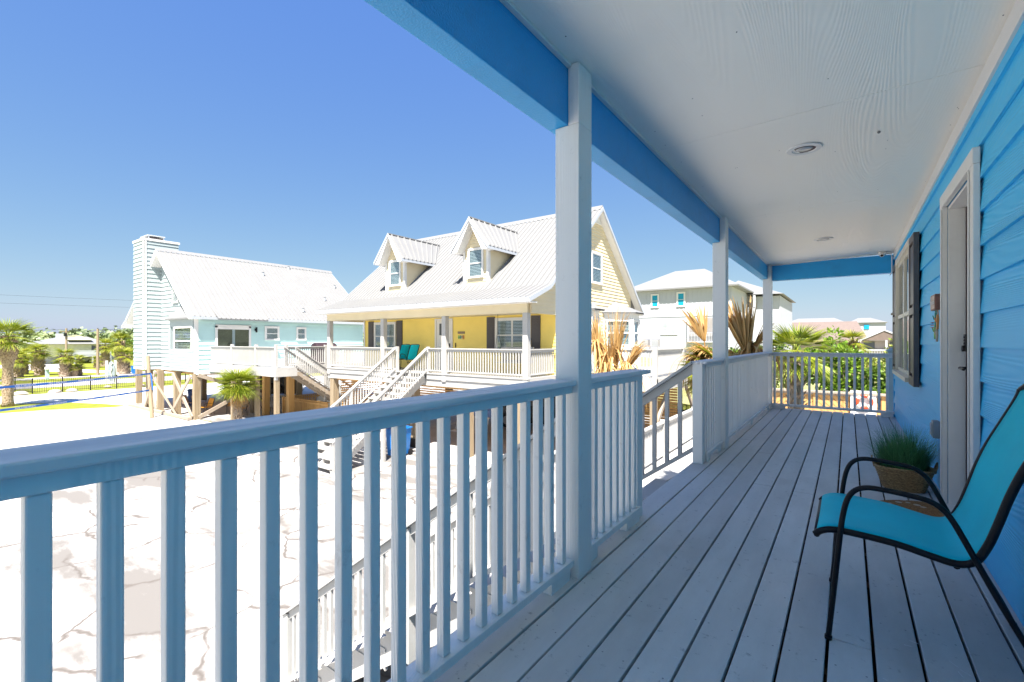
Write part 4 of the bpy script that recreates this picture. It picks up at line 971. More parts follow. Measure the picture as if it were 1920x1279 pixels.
mb=MB(); siding(mb,'Y',gx1,1,2.47,5.40,.25,lambda z:(sy0,gy1),th=.03); mb.box(gx1-.12,sy0,2.47,gx1-.001,gy0+.02,5.4); mb.build('side_wall',M_mint,GH)
mb=MB(); mb.box(gx1-.13,sy0-.035,2.45,gx1+.02,sy0-.001,5.4); mb.box(gx1+.0335,sy0-.035,2.45,gx1+.035,sy0+.12,5.4); mb.box(gx1+.0335,sy0,2.40,gx1+.03,gy1,2.47); mb.build('corner_board',M_white,GH)
# chimney
mb=MB(); cx0,cx1,cy0=-35.7,-33.9,9.75
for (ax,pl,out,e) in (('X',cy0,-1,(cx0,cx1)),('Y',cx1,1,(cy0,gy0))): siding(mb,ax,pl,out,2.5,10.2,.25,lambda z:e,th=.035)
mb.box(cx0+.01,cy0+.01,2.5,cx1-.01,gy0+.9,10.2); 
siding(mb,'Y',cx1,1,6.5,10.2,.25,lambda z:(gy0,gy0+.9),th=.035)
ch=mb.build('chimney',M_mintsun,GH)
mb=MB(); mb.box(cx0-.06,cy0-.06,10.2,cx1+.06,gy0+.96,10.33); mb.box(cx1-.06,cy0-.05,2.5,cx1+.05,cy0-.0,10.2);mb.box(cx1+.037,cy0-.03,2.5,cx1+.05,cy0+.1,10.2); mb.build('trim',M_white,ch)
mb=MB(); mb.box(cx0+.3,cy0+.35,10.33,cx1-.4,gy0+.2,10.5); mb.build('flue',M_dark,ch); mb=MB(); mb.box(cx0+.2,cy0+.25,10.56,cx1-.3,gy0+.3,10.62)
for a in (cx0+.25,cx1-.4): 
    for b in (cy0+.3,gy0+.2): mb.box(a,b,10.33,a+.06,b+.06,10.56)
mb.build('cap',M_roofedge,ch)
# windows
window(GH,'X',gy0-.02,-1,-31.9,-31.25,6.45,7.6,trim=.09)
# corner bay on the gable end: box bay with chamfered left side
def flatbay():
    m=MB(); a,b,d=-32.3,-28.34,.34; z0,z1=2.55,5.45; P=[(a,gy0),(a+.8,gy0-d),(b,gy0-d),(b,gy0)]
    m.prism([(x,y,z0) for x,y in P],(0,0,1.1)); m.prism([(x,y,z1-.45) for x,y in P],(0,0,.45))
    z=z0
    while z<z0+1.08: m.box(a+.82,gy0-d-.014,z,b,gy0-d,z+.13); z+=.15
    for x,y in ((a+.8,gy0-d+.05),(b-.06,gy0-d+.05),(a+.05,gy0-.03),(a+1.35,gy0-d+.05)): m.box(x-.09,y-.06,z0+1.1,x+.09,y+.06,z1-.45)
    bb=m.build('bay_window',M_mintsun,GH)
    f=MB(); s0,s1=a+1.5,b-.2; f.box(s0-.08,gy0-d-.02,z0+1.1,s1+.08,gy0-d+.03,z0+1.2); f.box(s0-.08,gy0-d-.02,z1-.55,s1+.08,gy0-d+.03,z1-.45)
    for s_ in (s0-.08,s1): f.box(s_,gy0-d-.018,z0+1.2,s_+.08,gy0-d+.028,z1-.55)
    f.box(s0,gy0-d-.01,4.0+.17,s1,gy0-d+.02,4.23); fr=f.build('window',M_white,bb)
    g_=MB().box(s0,gy0-d+.004,z0+1.2,s1,gy0-d+.008,z1-.55).build('pane',M_glass,fr); bl=MB(); z=z0+1.22
    while z<z1-.6: bl.box(s0+.02,gy0-d+.04,z,s1-.02,gy0-d+.055,z+.05); z+=.085
    bl.build('blind',M_blind,fr); MB().box(s0,gy0-d+.15,z0+1.2,s1,gy0-d+.16,z1-.55).build('lining',M_room,fr)
    # chamfer window
    f=MB(); u=Vector((.8,-d,0)).normalized(); n_=Vector((-u.y*-1,0,0)); n_=Vector((u.y,-u.x,0))
    A=Vector((a,gy0,0))+u*.2; Bq=Vector((a,gy0,0))+u*(.8**2+d*d)**.5-u*.2
    for z_ in (z0+1.1,4.17,z1-.55): f.bar(A+Vector((0,0,z_+.04)),Bq+Vector((0,0,z_+.04)),.05,.08)
    for q in (A,Bq): f.box(q.x-.035,q.y-.035,z0+1.1,q.x+.035,q.y+.035,z1-.45)
    fr=f.build('window',M_white,bb)
    g_=MB(); g_.quad(A+Vector((0,0,z0+1.1)),Bq+Vector((0,0,z0+1.1)),Bq+Vector((0,0,z1-.45)),A+Vector((0,0,z1-.45))); g_.build('pane',M_glass,fr)
    bl=MB(); z=z0+1.2
    while z<z1-.55: bl.bar(A-n_*-.06+Vector((0,0,z)),Bq-n_*-.06+Vector((0,0,z)),.015,.05); z+=.085
    bl.build('blind',M_blind,fr)
    m=MB(); o=.2; Pe=[(a-o*1.4,gy0),(a+.8-o*.6,gy0-d-o),(b+o,gy0-d-o),(b+o,gy0)]; A=(a+1.6,gy0,6.25);B2=(b-.75,gy0,6.25)
    m.add([(x,y,z1) for x,y in Pe]+[A,B2],[(0,1,4),(1,2,5,4),(2,3,5)]); m.prism([(x,y,z1-.06) for x,y in Pe],(0,0,.055)); m.build('bay_roof',M_roof,bb)
flatbay()
# patio door, two windows, lamp
f=MB(); f.box(gx1+.034,11.28,fl,gx1+.07,11.4,5.05);f.box(gx1+.034,13.05,fl,gx1+.07,13.17,5.05);f.box(gx1+.034,11.28,4.951,gx1+.07,13.17,5.10);f.box(gx1+.0341,12.16,fl,gx1+.045,12.3,4.95); f.box(gx1+.034,11.4,fl,gx1+.046,13.05,fl+.1); f.box(gx1+.0341,11.4,4.85,gx1+.047,13.05,4.95); pd=f.build('patio_door',M_white,GH)
M_tan=paint('tan_lit_interior',(.20,.18,.10),rough=.3,var=.3,vs=3,bump=0)
MB().box(gx1+.035,11.4,fl+.1,gx1+.038,13.05,4.85).build('inner_screen',M_tan,pd); MB().box(gx1+.048,11.4,fl+.1,gx1+.051,13.05,4.85).build('pane',M_glass,pd)
window(GH,'Y',gx1+.018,1,14.05,14.75,4.3,5.0,trim=.09); window(GH,'Y',gx1+.018,1,16.0,16.5,4.3,5.0,trim=.08)
T=thing('wall_lamp','black cylinder wall lamp right of the mint house patio door','lamp',(gx1+.05,13.45,4.85)); mb=MB(); mb.tube([(gx1+.12,13.45,4.70),(gx1+.12,13.45,5.0)],.05,12); mb.build('shade',M_black,T); MB().box(gx1+.034,13.38,4.8,gx1+.075,13.5,4.92).build('bracket',M_black,T)
# left side porch glimpse
mb=MB(); mb.box(gx0-.75,gy0+.0,2.7,gx0-.02,gy1,2.9); mb.box(gx0-.72,gy0+.05,2.9,gx0-.6,gy0+.17,5.2); mb.box(gx0-.72,gy0+.05,3.75,gx0-.6,gy1,3.85); mb.build('rear_porch',M_woodw,GH)
# piles and braces
for xx in (-37.3,-35.4,-33.6,-31.0,-28.35):
    for yy in (10.45,14.2,18.3):
        if yy>11 and xx in(-35.4,-31.0): continue
        MB().box(xx-.15,yy-.15,0,xx+.15,yy+.15,2.46).build('pile',M_pile,GH)
MB().box(-37.5,10.25,.0,-37.1,10.65,.18).build('pile_footing',M_conc,GH)
for yy in (12.6,13.4,16.2): MB().box(-28.5,yy-.14,0,-28.2,yy+.14,2.46).build('pile',M_pile,GH)
def brace(a,b): MB().bar(a,b,.06,.19,up=(0,0,1)).build('cross_brace',M_brace,GH)
brace((-31.1,10.26,2.35),(-28.4,10.26,.12)); brace((-28.4,10.19,2.35),(-31.1,10.19,.12))
brace((-28.16,10.45,2.38),(-28.16,14.0,.95)); brace((-28.08,10.45,.12),(-28.08,13.4,1.6))
brace((-35.4,10.26,2.4),(-33.7,10.26,.1)); brace((-33.6,10.2,2.4),(-35.4,10.2,.1))
MB().box(gx0+.05,gy0+.05,2.36,gx1-.05,gy1-.05,2.469).build('floor_joists',M_pinew,GH)
tag(MB().vbar((-37.8,10.1,.06),(-28.2,10.08,.10),.2,.14).build('landscape_timber',M_brace,org=(-33,10.1,0)),'long weathered timber edging between sand and the mint house slab','timber')
# deck
mb=MB(); mb.box(gx1+.04,11.0,fl-.05,-21.15,12.0,fl); mb.box(gx1+.04,12.0,fl-.05,-22.25,20.9,fl); mb.box(gx1+.04,10.98,2.55,-21.15,11.02,fl-.051); mb.box(-22.27,12.0,2.55,-22.23,20.9,fl-.051); mb.box(-21.19,11.02,2.55,-21.15,12.0,fl-.051)
mb.build('deck',M_woodw,GH)
xs=[gx1+.1,-25.6,-23.1,-21.25]
for a,b in zip(xs,xs[1:]): railing(GH,(a,11.05,fl),(b,11.05,fl),M_woodw,pitch=.11)
for xx in xs[1:]: MB().box(xx-.06,10.99,2.4,xx+.06,11.11,fl+1.06).build('newel_post',M_woodw,GH)
ys=[12.1,14.2,17.4,20.9]
for a,b in zip(ys,ys[1:]): railing(GH,(-22.3,a,fl),(-22.3,b,fl),M_woodw,pitch=.11)
for yy in ys: MB().box(-22.36,yy-.06,2.5,-22.24,yy+.06,fl+1.02).build('newel_post',M_woodw,GH)
for xx,yy in ((-23.1,11.1),(-21.3,11.1),(-25.6,11.1),(-22.4,16),(-22.4,20)): MB().box(xx-.09,yy-.09,0,xx+.09,yy+.09,2.55).build('pile',M_pile,GH)
for xx in (-24.2,-26.8): MB().box(xx-.14,13.2,0,xx+.14,13.5,2.55).build('pile',M_pinew,GH)
GS=thing('side_staircase','white railed staircase descending beside the mint green house deck','staircase',(-21.7,14,0))
stairs(GS,(-22.2,12.0,fl),(0,1,0),(1.05,0,0),fl,4.2,15,M_woodw,strm=M_brace)
for xx in (-21.12,-22.18):
    railing(GS,(xx,11.9,fl),(xx,14.1,fl-2.1*.71),M_woodw,name='handrail',pitch=.11); railing(GS,(xx,14.1,fl-2.1*.71),(xx,16.2,.05),M_woodw,name='handrail',pitch=.11)
    MB().box(xx-.05,14.05,0.4,xx+.05,14.15,fl-2.1*.71+1).build('newel_post',M_woodw,GS)
# furniture under and near the mint house
def rotc(T): return T
def metal_chair(label,loc,rz,mat,grp):
    T=thing('patio_chair',label,'chair',loc,rz,group=grp)
    s=MB(); s.prism([(-.23,-.22,.44),(.23,-.22,.44),(.23,.22,.42),(-.23,.22,.42)],(0,0,.015)); s.build('seat',mat,T,local=True)
    s=MB(); s.prism([(-.23,.22,.46),(.23,.22,.46),(.22,.36,.90),(-.22,.36,.90)],(0,.012,.003)); s.build('backrest',mat,T,local=True)
    for x in (-.25,.25):
        for y0,y1 in ((-.22,-.27),(.24,.34)):
            s=MB(); s.tube([(x,y0,.44),(x,y1,0)],.011,6); s.build('leg',M_black,T,local=True)
        s=MB(); s.tube([(x,-.24,.3),(x,-.22,.64),(x,.0,.66),(x,.26,.62)],.011,6); s.tube([(x,.22,.44),(x,.36,.9)],.011,6); s.build('armrest',M_black,T,local=True)
    return T
M_or=paint('orange_mesh_fabric',(.75,.33,.01),rough=.5); M_beige=paint('beige_mesh_fabric',(.40,.30,.24),rough=.6)
metal_chair('orange backed patio chair left of the corner pile of the mint house',(-29.7,11.4,0),R(10),M_or,'orange patio chairs')
metal_chair('orange patio chair mostly hidden behind the corner pile of the mint house',(-29.2,12.6,0),R(60),M_or,'orange patio chairs')
metal_chair('orange backed patio chair just left of the short palm trunk',(-27.6,12.3,0),R(200),M_or,'orange patio chairs')
metal_chair('beige backed metal chair leftmost beneath the mint house',(-32.6,11.6,0),R(120),M_beige,'beige patio chairs')
metal_chair('beige backed metal chair second from left beneath the mint house',(-31.9,11.9,0),R(110),M_beige,'beige patio chairs')
T=thing('patio_table','dark metal patio table among orange chairs under the mint house','table',(-28.9,13.7,0))
mb=MB(); mb.lathe([(.62,.70),(.64,.71),(.64,.73)],(-28.9,13.7,0),24); mb.build('tabletop',M_black,T)
for a in (45,135,225,315):
    mb=MB(); mb.tube([(-28.9+.2*math.cos(R(a)),13.7+.2*math.sin(R(a)),.7),(-28.9+.5*math.cos(R(a)),13.7+.5*math.sin(R(a)),0)],.015,6); mb.build('leg',M_black,T)
tag(MB().lathe([(.1,.05),(.36,.12),(.42,.35),(.42,.75),(.36,1.0),(.12,1.12),(.05,1.2)],(-24.3,15.4,0),20).build('white_tank',M_white,org=(-24.3,15.4,0),smooth=True),'white rounded tank behind the orange timber fence','tank')
T=thing('pine_fence','orange pine picket fence with flat cap rail beside the mint house stairs','fence',(-25,14,0))
mb=MB(); 
for i in range(33): mb.box(-26.05+i*.13,14.0,.05,-25.97+i*.13,14.03,1.0)
mb.box(-26.1,13.93,1.0,-21.7,14.07,1.04); mb.box(-26.1,13.97,.15,-21.7,14.0,.24); mb.box(-26.1,13.97,.85,-21.7,14.0,.94); mb.build('front_panel',M_pinew,T)
mb=MB()
for i in range(19): mb.box(-26.1,14.1+i*.13,.05,-26.07,14.18+i*.13,1.0)
mb.box(-26.17,14.08,1.0,-26.03,16.6,1.04); mb.box(-26.07,14.1,.85,-26.04,16.6,.94); mb.build('side_panel',M_pinew,T)
MB().box(-26.15,13.93,0,-26.03,14.05,1.0).build('post',M_pinew,T)
T=thing('covered_grill','dark covered barbecue grill on the mint house deck behind the rail','grill',(-23.2,14.6,fl))
mb=MB(); mb.box(-23.6,14.1,fl,-22.8,15.3,fl+.75); mb.tube([(-23.2,14.1,fl+.75),(-23.2,15.3,fl+.75)],.38,12); mb.build('cover',paint('dark_red_cover',(.03,.012,.02),rough=.8),T,bevel=.03); mb=MB(); mb.box(-23.5,15.3,fl+.7,-22.9,15.6,fl+.74); mb.build('side_shelf',M_black,T)
# ---------------- palms and plants
M_palmg=leafm('palm_green_leaves',(.07,.13,.008),(.22,.28,.016),(.38,.39,.04),scale=1.5)
M_palmd=leafm('dead_palm_leaves',(.36,.20,.06),(.55,.34,.12),(.68,.48,.23),rough=.7,scale=2.)
M_palmf=leafm('far_palm_leaves',(.07,.12,.008),(.22,.26,.016),(.40,.38,.04),scale=.8)
def trunkm(name,a,b_,c_,sc):
    m,n,b=nodes(name); b.inputs['Roughness'].default_value=.9
    tc=coords(n,(1,1,.55)); vo=N(n,'ShaderNodeTexVoronoi',i_Scale=sc); n.links.new(tc,vo.inputs['Vector']); no=N(n,'ShaderNodeTexNoise',i_Scale=sc*2,i_Detail=6.); n.links.new(tc,no.inputs['Vector'])
    ad=N(n,'ShaderNodeMath',operation='MULTIPLY_ADD'); n.links.new(vo.outputs[0],ad.inputs[0]); ad.inputs[1].default_value=.9; n.links.new(no.outputs[0],ad.inputs[2]); 
    n.links.new(ramp(n,ad.outputs[0],[(.45,a),(.8,b_),(1.,c_)]),b.inputs['Base Color'])
    bp=N(n,'ShaderNodeBump',i_Strength=1.,i_Distance=.05); n.links.new(ad.outputs[0],bp.inputs['Height']); n.links.new(bp.outputs[0],b.inputs['Normal']); return m
M_trunk=trunkm('palm_trunk_bark',(.10,.065,.045),(.21,.15,.11),(.33,.26,.20),9.)
M_boot=trunkm('palm_boot_bark',(.15,.09,.045),(.27,.19,.12),(.40,.30,.21),14.)
def fan(mb,rnd,o,az,el,pet,r,nseg,spread=2.5,droop=.5,w=.03,cost=3,fold=True,drop=0.):
    """one fan leaf: arching stalk then a fan of pointed folded segments"""
    d=Vector((math.cos(az)*math.cos(el),math.sin(az)*math.cos(el),math.sin(el))); s_=Vector((-math.sin(az),math.cos(az),0))
    p=Vector(o);pts=[p.copy()];e=el
    for k in range(4):
        dd=Vector((math.cos(az)*math.cos(e),math.sin(az)*math.cos(e),math.sin(e))); p=p+dd*pet/4; pts.append(p.copy()); e-=drop/4+.10
    pw=max(.008,w*.35)
    for a,b in zip(pts,pts[1:]):
        mb.add([a-s_*pw,a+s_*pw,b+s_*pw*.8,b-s_*pw*.8],[(0,1,2,3)])
    hub=p; ax=Vector((math.cos(az)*math.cos(e),math.sin(az)*math.cos(e),math.sin(e))); up=s_.cross(ax)*-1
    if up.z<0: up=-up
    for i in range(nseg):
        t=(i+.5)/nseg*2-1; a=t*spread/2+rnd.uniform(-.03,.03)
        q=(ax*math.cos(a)+s_*math.sin(a)-up*.18*t*t).normalized(); side=q.cross(up).normalized(); L=r*(1-.30*abs(t)**2)*rnd.uniform(.86,1.08)
        c=hub.copy(); prev=None; dirn=q.copy(); dr=droop*rnd.uniform(.5,1.4)
        vs=[];
        for k in range(cost+1):
            f=k/cost; ww=w*(.35+1.3*f if f<.4 else .9*(1-f)/.6+.04)*.5
            if fold: vs+=[c-side*ww,c-up*ww*.5,c+side*ww]
            else: vs+=[c-side*ww,c+side*ww]
            dirn=(dirn+Vector((0,0,-1))*dr*(f**1.5)*(.5)).normalized(); c=c+dirn*L/cost
        m=3 if fold else 2
        mb.add(vs,[(k*m+j,k*m+j+1,(k+1)*m+j+1,(k+1)*m+j) for k in range(cost) for j in range(m-1)])
def palm(name,label,base,h,r=.18,n=26,fr=.7,pet=.6,seg=22,seed=1,dead=0,boots=0,group=None,elmin=-.5,cost=3,fold=True,w=.035,mat=None,bulge=0,cat='palm tree',leafmat=None,smoothlow=0,lean=(0,0),trunk=True,droop=.5):
    rnd=random.Random(seed); T=thing(name,label,cat,(0,0,0),group=group); bx,by,bz=base
    def ctr(z): t=z/h; return (lean[0]*t*t,lean[1]*t*t)
    if trunk:
        mb=MB(); pr=[];K=14; pts=[];rr=[]
        for k in range(K+1):
            z=h*k/K; c=ctr(z); q=r*(1.15-.25*k/K)*rnd.uniform(.94,1.06)
            if bulge and k>K*.62: q+=bulge*math.sin((k/K-.62)/.38*math.pi)
            if k==0:q*=1.15
            pts.append((c[0],c[1],z)); rr.append(q)
        mb.tube(pts,rr,12); mb.build('trunk',mat or M_trunk,T,local=True,smooth=True)
        if boots:
            mb=MB(); z0=h*smoothlow
            for i in range(boots):
                z=z0+(h-z0)*(i+rnd.random()*.5)/boots; a=i*2.399; c=ctr(z); q=r*(1.12-.25*z/h)
                if bulge and z/h>.62: q+=bulge*math.sin((z/h-.62)/.38*math.pi)
                d=Vector((math.cos(a),math.sin(a),0));s_=Vector((-d.y,d.x,0)); o=Vector((c[0],c[1],z))+d*q*.9; L=rnd.uniform(.10,.22)*(r/.18)
                bw=.055*(r/.18); tip=o+d*L*.55+Vector((0,0,L))
                mb.add([o-s_*bw,o+s_*bw,tip+s_*bw*.35,tip-s_*bw*.35,o-s_*bw-d*.03+Vector((0,0,.08)),o+s_*bw-d*.03+Vector((0,0,.08))],[(0,1,2,3),(4,5,2,3),(0,4,3),(1,5,2)])
            mb.build('leaf_boots',M_boot,T,local=True)
    mb=MB(); c=ctr(h)
    for i in range(n):
        u=(i+.5)/n; el=elmin+(1.45-elmin)*(u**.9); az=i*2.399+rnd.uniform(-.2,.2)
        fan(mb,rnd,(c[0],c[1],h-.05+.1*u),az,el,pet*rnd.uniform(.8,1.1)*(1-.3*u),fr*rnd.uniform(.85,1.1),seg,droop=droop,w=w,cost=cost,fold=fold,drop=.25)
    mb.build('crown',leafmat or M_palmg,T,local=True)
    if dead:
        mb=MB()
        for i in range(dead):
            az=rnd.uniform(0,6.28); fan(mb,rnd,(c[0],c[1],h-.15),az,rnd.uniform(-.9,.0),pet*rnd.uniform(.7,1.1),fr*rnd.uniform(.7,1.),max(8,seg*2//3),spread=1.3,droop=1.3,w=w,cost=cost,fold=fold,drop=.9)
        mb.build('dead_fronds',M_palmd,T,local=True)
    T.location=base; ORG[T.name]=Vector(base); return T
# palms near our staircase: dead brown one, and the half green one
T=thing('dead_palm','palm with only dry golden brown fronds rising behind the stair opening','palm tree',(-3.7,8.5,0))
rnd=random.Random(11); mb=MB(); mb.tube([(0,0,0),(.03,.02,1.6),(0,0,2.55)],[.17,.15,.14],12); mb.build('trunk',M_boot,T,local=True,smooth=True)
def spray(mb,o,top,n,L,w,sp,rnd,fall=1.2):
    """a dry folded fan: narrow bundle of blades rising to top then tips falling over"""
    o=Vector(o);top=Vector(top);ax=(top-o); H=ax.length; ax.normalize()
    mb.tube([o-Vector((0,0,.9))-ax*.2,o],.012,5)
    for i in range(n):
        q=(ax+Vector((rnd.gauss(0,sp),rnd.gauss(0,sp),rnd.gauss(0,sp*.4)))).normalized(); s_=q.cross(Vector((rnd.gauss(0,1),rnd.gauss(0,1),rnd.gauss(0,1)))).normalized()
        c=o.copy(); l=H*rnd.uniform(.75,1.1); K=7; vs=[]; dd=q.copy()
        for k in range(K+1):
            f=k/K; ww=w*(.5+.9*f if f<.35 else .82*(1-f)/.65+.05)*.5; vs+=[c-s_*ww,c+s_*ww]
            if f>.5: dd=(dd+Vector((0,0,-fall*(f-.45)*rnd.uniform(.2,1.3)))).normalized()
            c=c+dd*l/K
        mb.add(vs,[(2*k,2*k+1,2*k+3,2*k+2) for k in range(K)])
def skirt(mb,o,n,L,w,rnd,spr=.22):
    o=Vector(o)
    for i in range(n):
        a=rnd.uniform(0,6.28); d=Vector((math.cos(a),math.sin(a),0)); s_=Vector((-d.y,d.x,0)); c=o+d*rnd.uniform(0,.05)+Vector((0,0,rnd.uniform(-.1,.1))); dd=(d*rnd.uniform(.1,.8)+Vector((0,0,rnd.uniform(-.1,.6)))).normalized(); l=L*rnd.uniform(.5,1.1); K=6; vs=[]
        for k in range(K+1):
            f=k/K; ww=w*(1-f*.9)*.5; vs+=[c-s_*ww,c+s_*ww]; dd=(dd+Vector((0,0,-.75))+d*rnd.uniform(-.1,.1)).normalized(); c=c+dd*l/K
        mb.add(vs,[(2*k,2*k+1,2*k+3,2*k+2) for k in range(K)])
mb=MB()
for (ox,oy,oz,tx,ty,tz,n) in ((-.30,0,3.65,-.42,.1,4.72,80),(0,.1,3.60,.08,.1,4.80,70),(.26,-.05,3.60,.58,.0,4.22,60),(-.1,.1,3.3,-.52,.2,4.45,50),(-.1,0,3.55,.02,-.2,4.3,30)): spray(mb,(ox,oy,oz),(tx,ty,tz),n,1,.035,.11,rnd)
for o,n in (((-.38,0,4.15),70),((-.02,.1,4.0),60),((.3,0,3.75),55),((-.15,0,3.7),60)): skirt(mb,o,n,1.0,.028,rnd)
mb.build('dry_fronds',M_palmd,T,local=True)
palm_b=palm('half_dead_palm','cabbage palm with green centre and large drooping tan fronds beside the second porch post','',0,0) if False else None
T=thing('drooping_palm','palm with green centre and large tan dead fronds behind the second porch post','palm tree',(-2.0,9.9,0))
rnd=random.Random(5); mb=MB(); mb.tube([(0,0,0),(0,0,1.5),(.02,0,3.5)],[.2,.18,.16],12); mb.build('trunk',M_boot,T,local=True,smooth=True)
mb=MB()
for az,el in ((3.6,.75),(3.2,.2),(3.9,1.0),(3.0,.5),(2.6,.9),(4.4,.5),(5.2,.6),(0.6,1.0),(3.4,-.05),(1.8,.8),(3.7,.3),(3.1,.9),(4.1,.15),(3.5,.45),(3.9,-.2),(5.0,.2),(0.0,.6),(3.3,.1),(3.55,-.35),(3.0,-.1),(3.75,.55)): fan(mb,rnd,(0,0,3.62),az+rnd.uniform(-.2,.2),el,.34,.58,26,droop=.25,w=.038,cost=4,spread=2.0)
mb.build('crown',M_palmg,T,local=True)
mb=MB()
for az,el in ((3.4,1.1),(2.9,1.0),(3.8,.95),(3.6,.75),(3.1,.7),(.3,1.1),(.0,.9),(.5,.7),(6.0,.8),(.2,.3),(3.3,-.2),(2.8,-.4),(3.9,-.3),(4.3,-.5)): fan(mb,rnd,(.05,0,3.62),az,el,.42,.60,22,spread=1.7,droop=1.5,w=.05,cost=5)
for (ox,oy,oz,tx,ty,tz,n,sp) in ((.42,-.1,3.95,.02,-.1,4.98,34,.14),(.42,-.1,3.95,.22,-.1,4.95,34,.14),(.46,-.1,3.95,.52,.0,4.98,20,.05),(.5,-.1,3.95,.80,.0,4.55,22,.08),(-.35,0,4.2,-.6,0,4.9,30,.2)): spray(mb,(ox,oy,oz),(tx,ty,tz),n,1,.085,sp,rnd,fall=.45)
for o,n in (((.50,0,4.1),70),((.15,0,3.9),70),((-.4,0,3.95),70),((.8,0,4.0),30),((-.6,0,3.8),50)): skirt(mb,o,n,.95,.04,rnd)
mb.build('dead_fronds',M_palmd,T,local=True)
# small palm before the mint house
palm('small_palm','small palm with spiky bright green crown before the mint house deck',(-23.3,10.3,0),2.15,r=.17,n=46,fr=.92,pet=.45,seg=20,seed=4,boots=40,elmin=-.2,dead=7,w=.04,droop=.12,lean=(-.05,0))
# big palm at left edge
palm('tall_palm','tall sabal palm at the left edge with bulging boot skirt beside blue net tape',(-43.9,5.45,0),4.35,r=.25,n=32,fr=1.15,pet=1.0,seg=24,seed=9,boots=260,smoothlow=.70,bulge=.22,elmin=.05,droop=.5,dead=0,w=.055,mat=M_boot)
# palms across the road
protos=[]
spots=[(-78.1,10.45,2.1,.45,'palm with grey cross hatched trunk beside the tall palm, across the road'),(-84.3,11.8,2.4,.42,'palm standing just behind the grey trunked palm at far left'),(-80.6,12.7,2.9,.42,'single palm with bottle shaped trunk beside the pale mailbox'),(-74.8,13.95,2.35,.42,'thick trunked palm directly below the left utility pole'),(-74.4,14.7,1.0,.40,'short stout palm right of the thick trunked palm'),(-75.9,15.4,1.1,.14,'slim young palm behind the short stout palm'),(-75.0,19.55,2.3,.45,'palm with reddish trunk beside the mint house corner'),(-79,20.1,3.9,.3,'taller palm rising behind the reddish trunked palm'),(-73,6.9,2.6,.42,'palm partly hidden behind the tall palm trunk at left'),(-95,14.6,2.4,.35,'palm with orange dead leaves on the far lawn'),(-90,16.9,1.6,.12,'thin bare stemmed palm across the road right of the surf sign'),(-92,8.2,3.0,.4,'far palm at the extreme left beyond the road'),(-100,23.5,3.2,.3,'far palm near the cream house carport')]
for i,(x,y,h,r_,lb) in enumerate(spots):
    if i<3: T=palm('roadside_palm',lb,(x,y,0),h,r=r_,n=26,fr=1.0,pet=.8,seg=16,seed=20+i,boots=90,cost=3,fold=False,w=.07,leafmat=M_palmf,elmin=-.2,group='palms across the road'); protos.append((T,h,r_))
    else:
        P,ph,pr=protos[i%3]; c=copy_tree(P,loc=(x,y,0),rz=i*1.3,label=lb); s=h/ph
        c.scale=(min(1.15,max(.55,s*.95)),)*2+(s,)
for i,(x,y,s) in enumerate(((-97,19.6,.8),(-96,21.5,.75))):
    copy_tree(protos[1][0],loc=(x,y,-.6),rz=i,scale=s,label=('small bushy palm left of the surf sign on the far lawn','small bushy palm nearest the surf sign on the far lawn')[i])
def bush(name,label,c,rx,ry,rz_,n,ls,mat,seed,group=None,cat='shrub',stem=True,kind=None):
    rnd=random.Random(seed); T=thing(name,label,cat,(c[0],c[1],c[2]),group=group); mb=MB(); cl=[]
    for _ in range(max(5,int(n/160))):
        a=rnd.uniform(0,6.28);u=rnd.uniform(.1,1);q=rnd.uniform(.35,.95); cl.append((Vector((math.cos(a)*rx*q*math.sqrt(1-u*u*.6),math.sin(a)*ry*q*math.sqrt(1-u*u*.6),rz_*(.25+.75*u*rnd.uniform(.6,1)))),rnd.uniform(.18,.38)))
    for i in range(n):
        k,s=rnd.choice(cl); d=Vector((rnd.gauss(0,1),rnd.gauss(0,1),rnd.gauss(0,1))).normalized(); p=k+Vector((d.x*rx,d.y*ry,d.z*rz_*.7))*s*rnd.uniform(.6,1.05)
        if p.z<0: p.z=abs(p.z)*.3
        u=(d+Vector((rnd.gauss(0,.6),rnd.gauss(0,.6),rnd.gauss(.3,.5)))).normalized(); s_=u.cross(Vector((rnd.gauss(0,1),rnd.gauss(0,1),rnd.gauss(0,1)))).normalized(); L=ls*rnd.uniform(.6,1.3); w=s_*L*.28
        mb.add([p-w*.3,p+u*L*.5-w,p+u*L,p+u*L*.5+w],[(0,1,2,3)])
    mb.build('foliage',mat,T,local=True)
    if stem:
        mb=MB()
        for k,s in cl[:8]: mb.tube([(0,0,-.1),(k.x*.5,k.y*.5,k.z*.4),tuple(k)],[.05,.035,.012],5)
        mb.build('stem',M_trunk,T,local=True)
    return T
M_b1=leafm('bright_shrub_leaves',(.05,.13,.006),(.14,.26,.012),(.28,.40,.04),scale=1.2)
M_b2=leafm('dark_shrub_leaves',(.03,.08,.006),(.10,.19,.014),(.22,.32,.04),scale=1.2)
M_b3=leafm('yellow_shrub_leaves',(.12,.18,.02),(.24,.30,.04),(.38,.38,.08),scale=1.2)
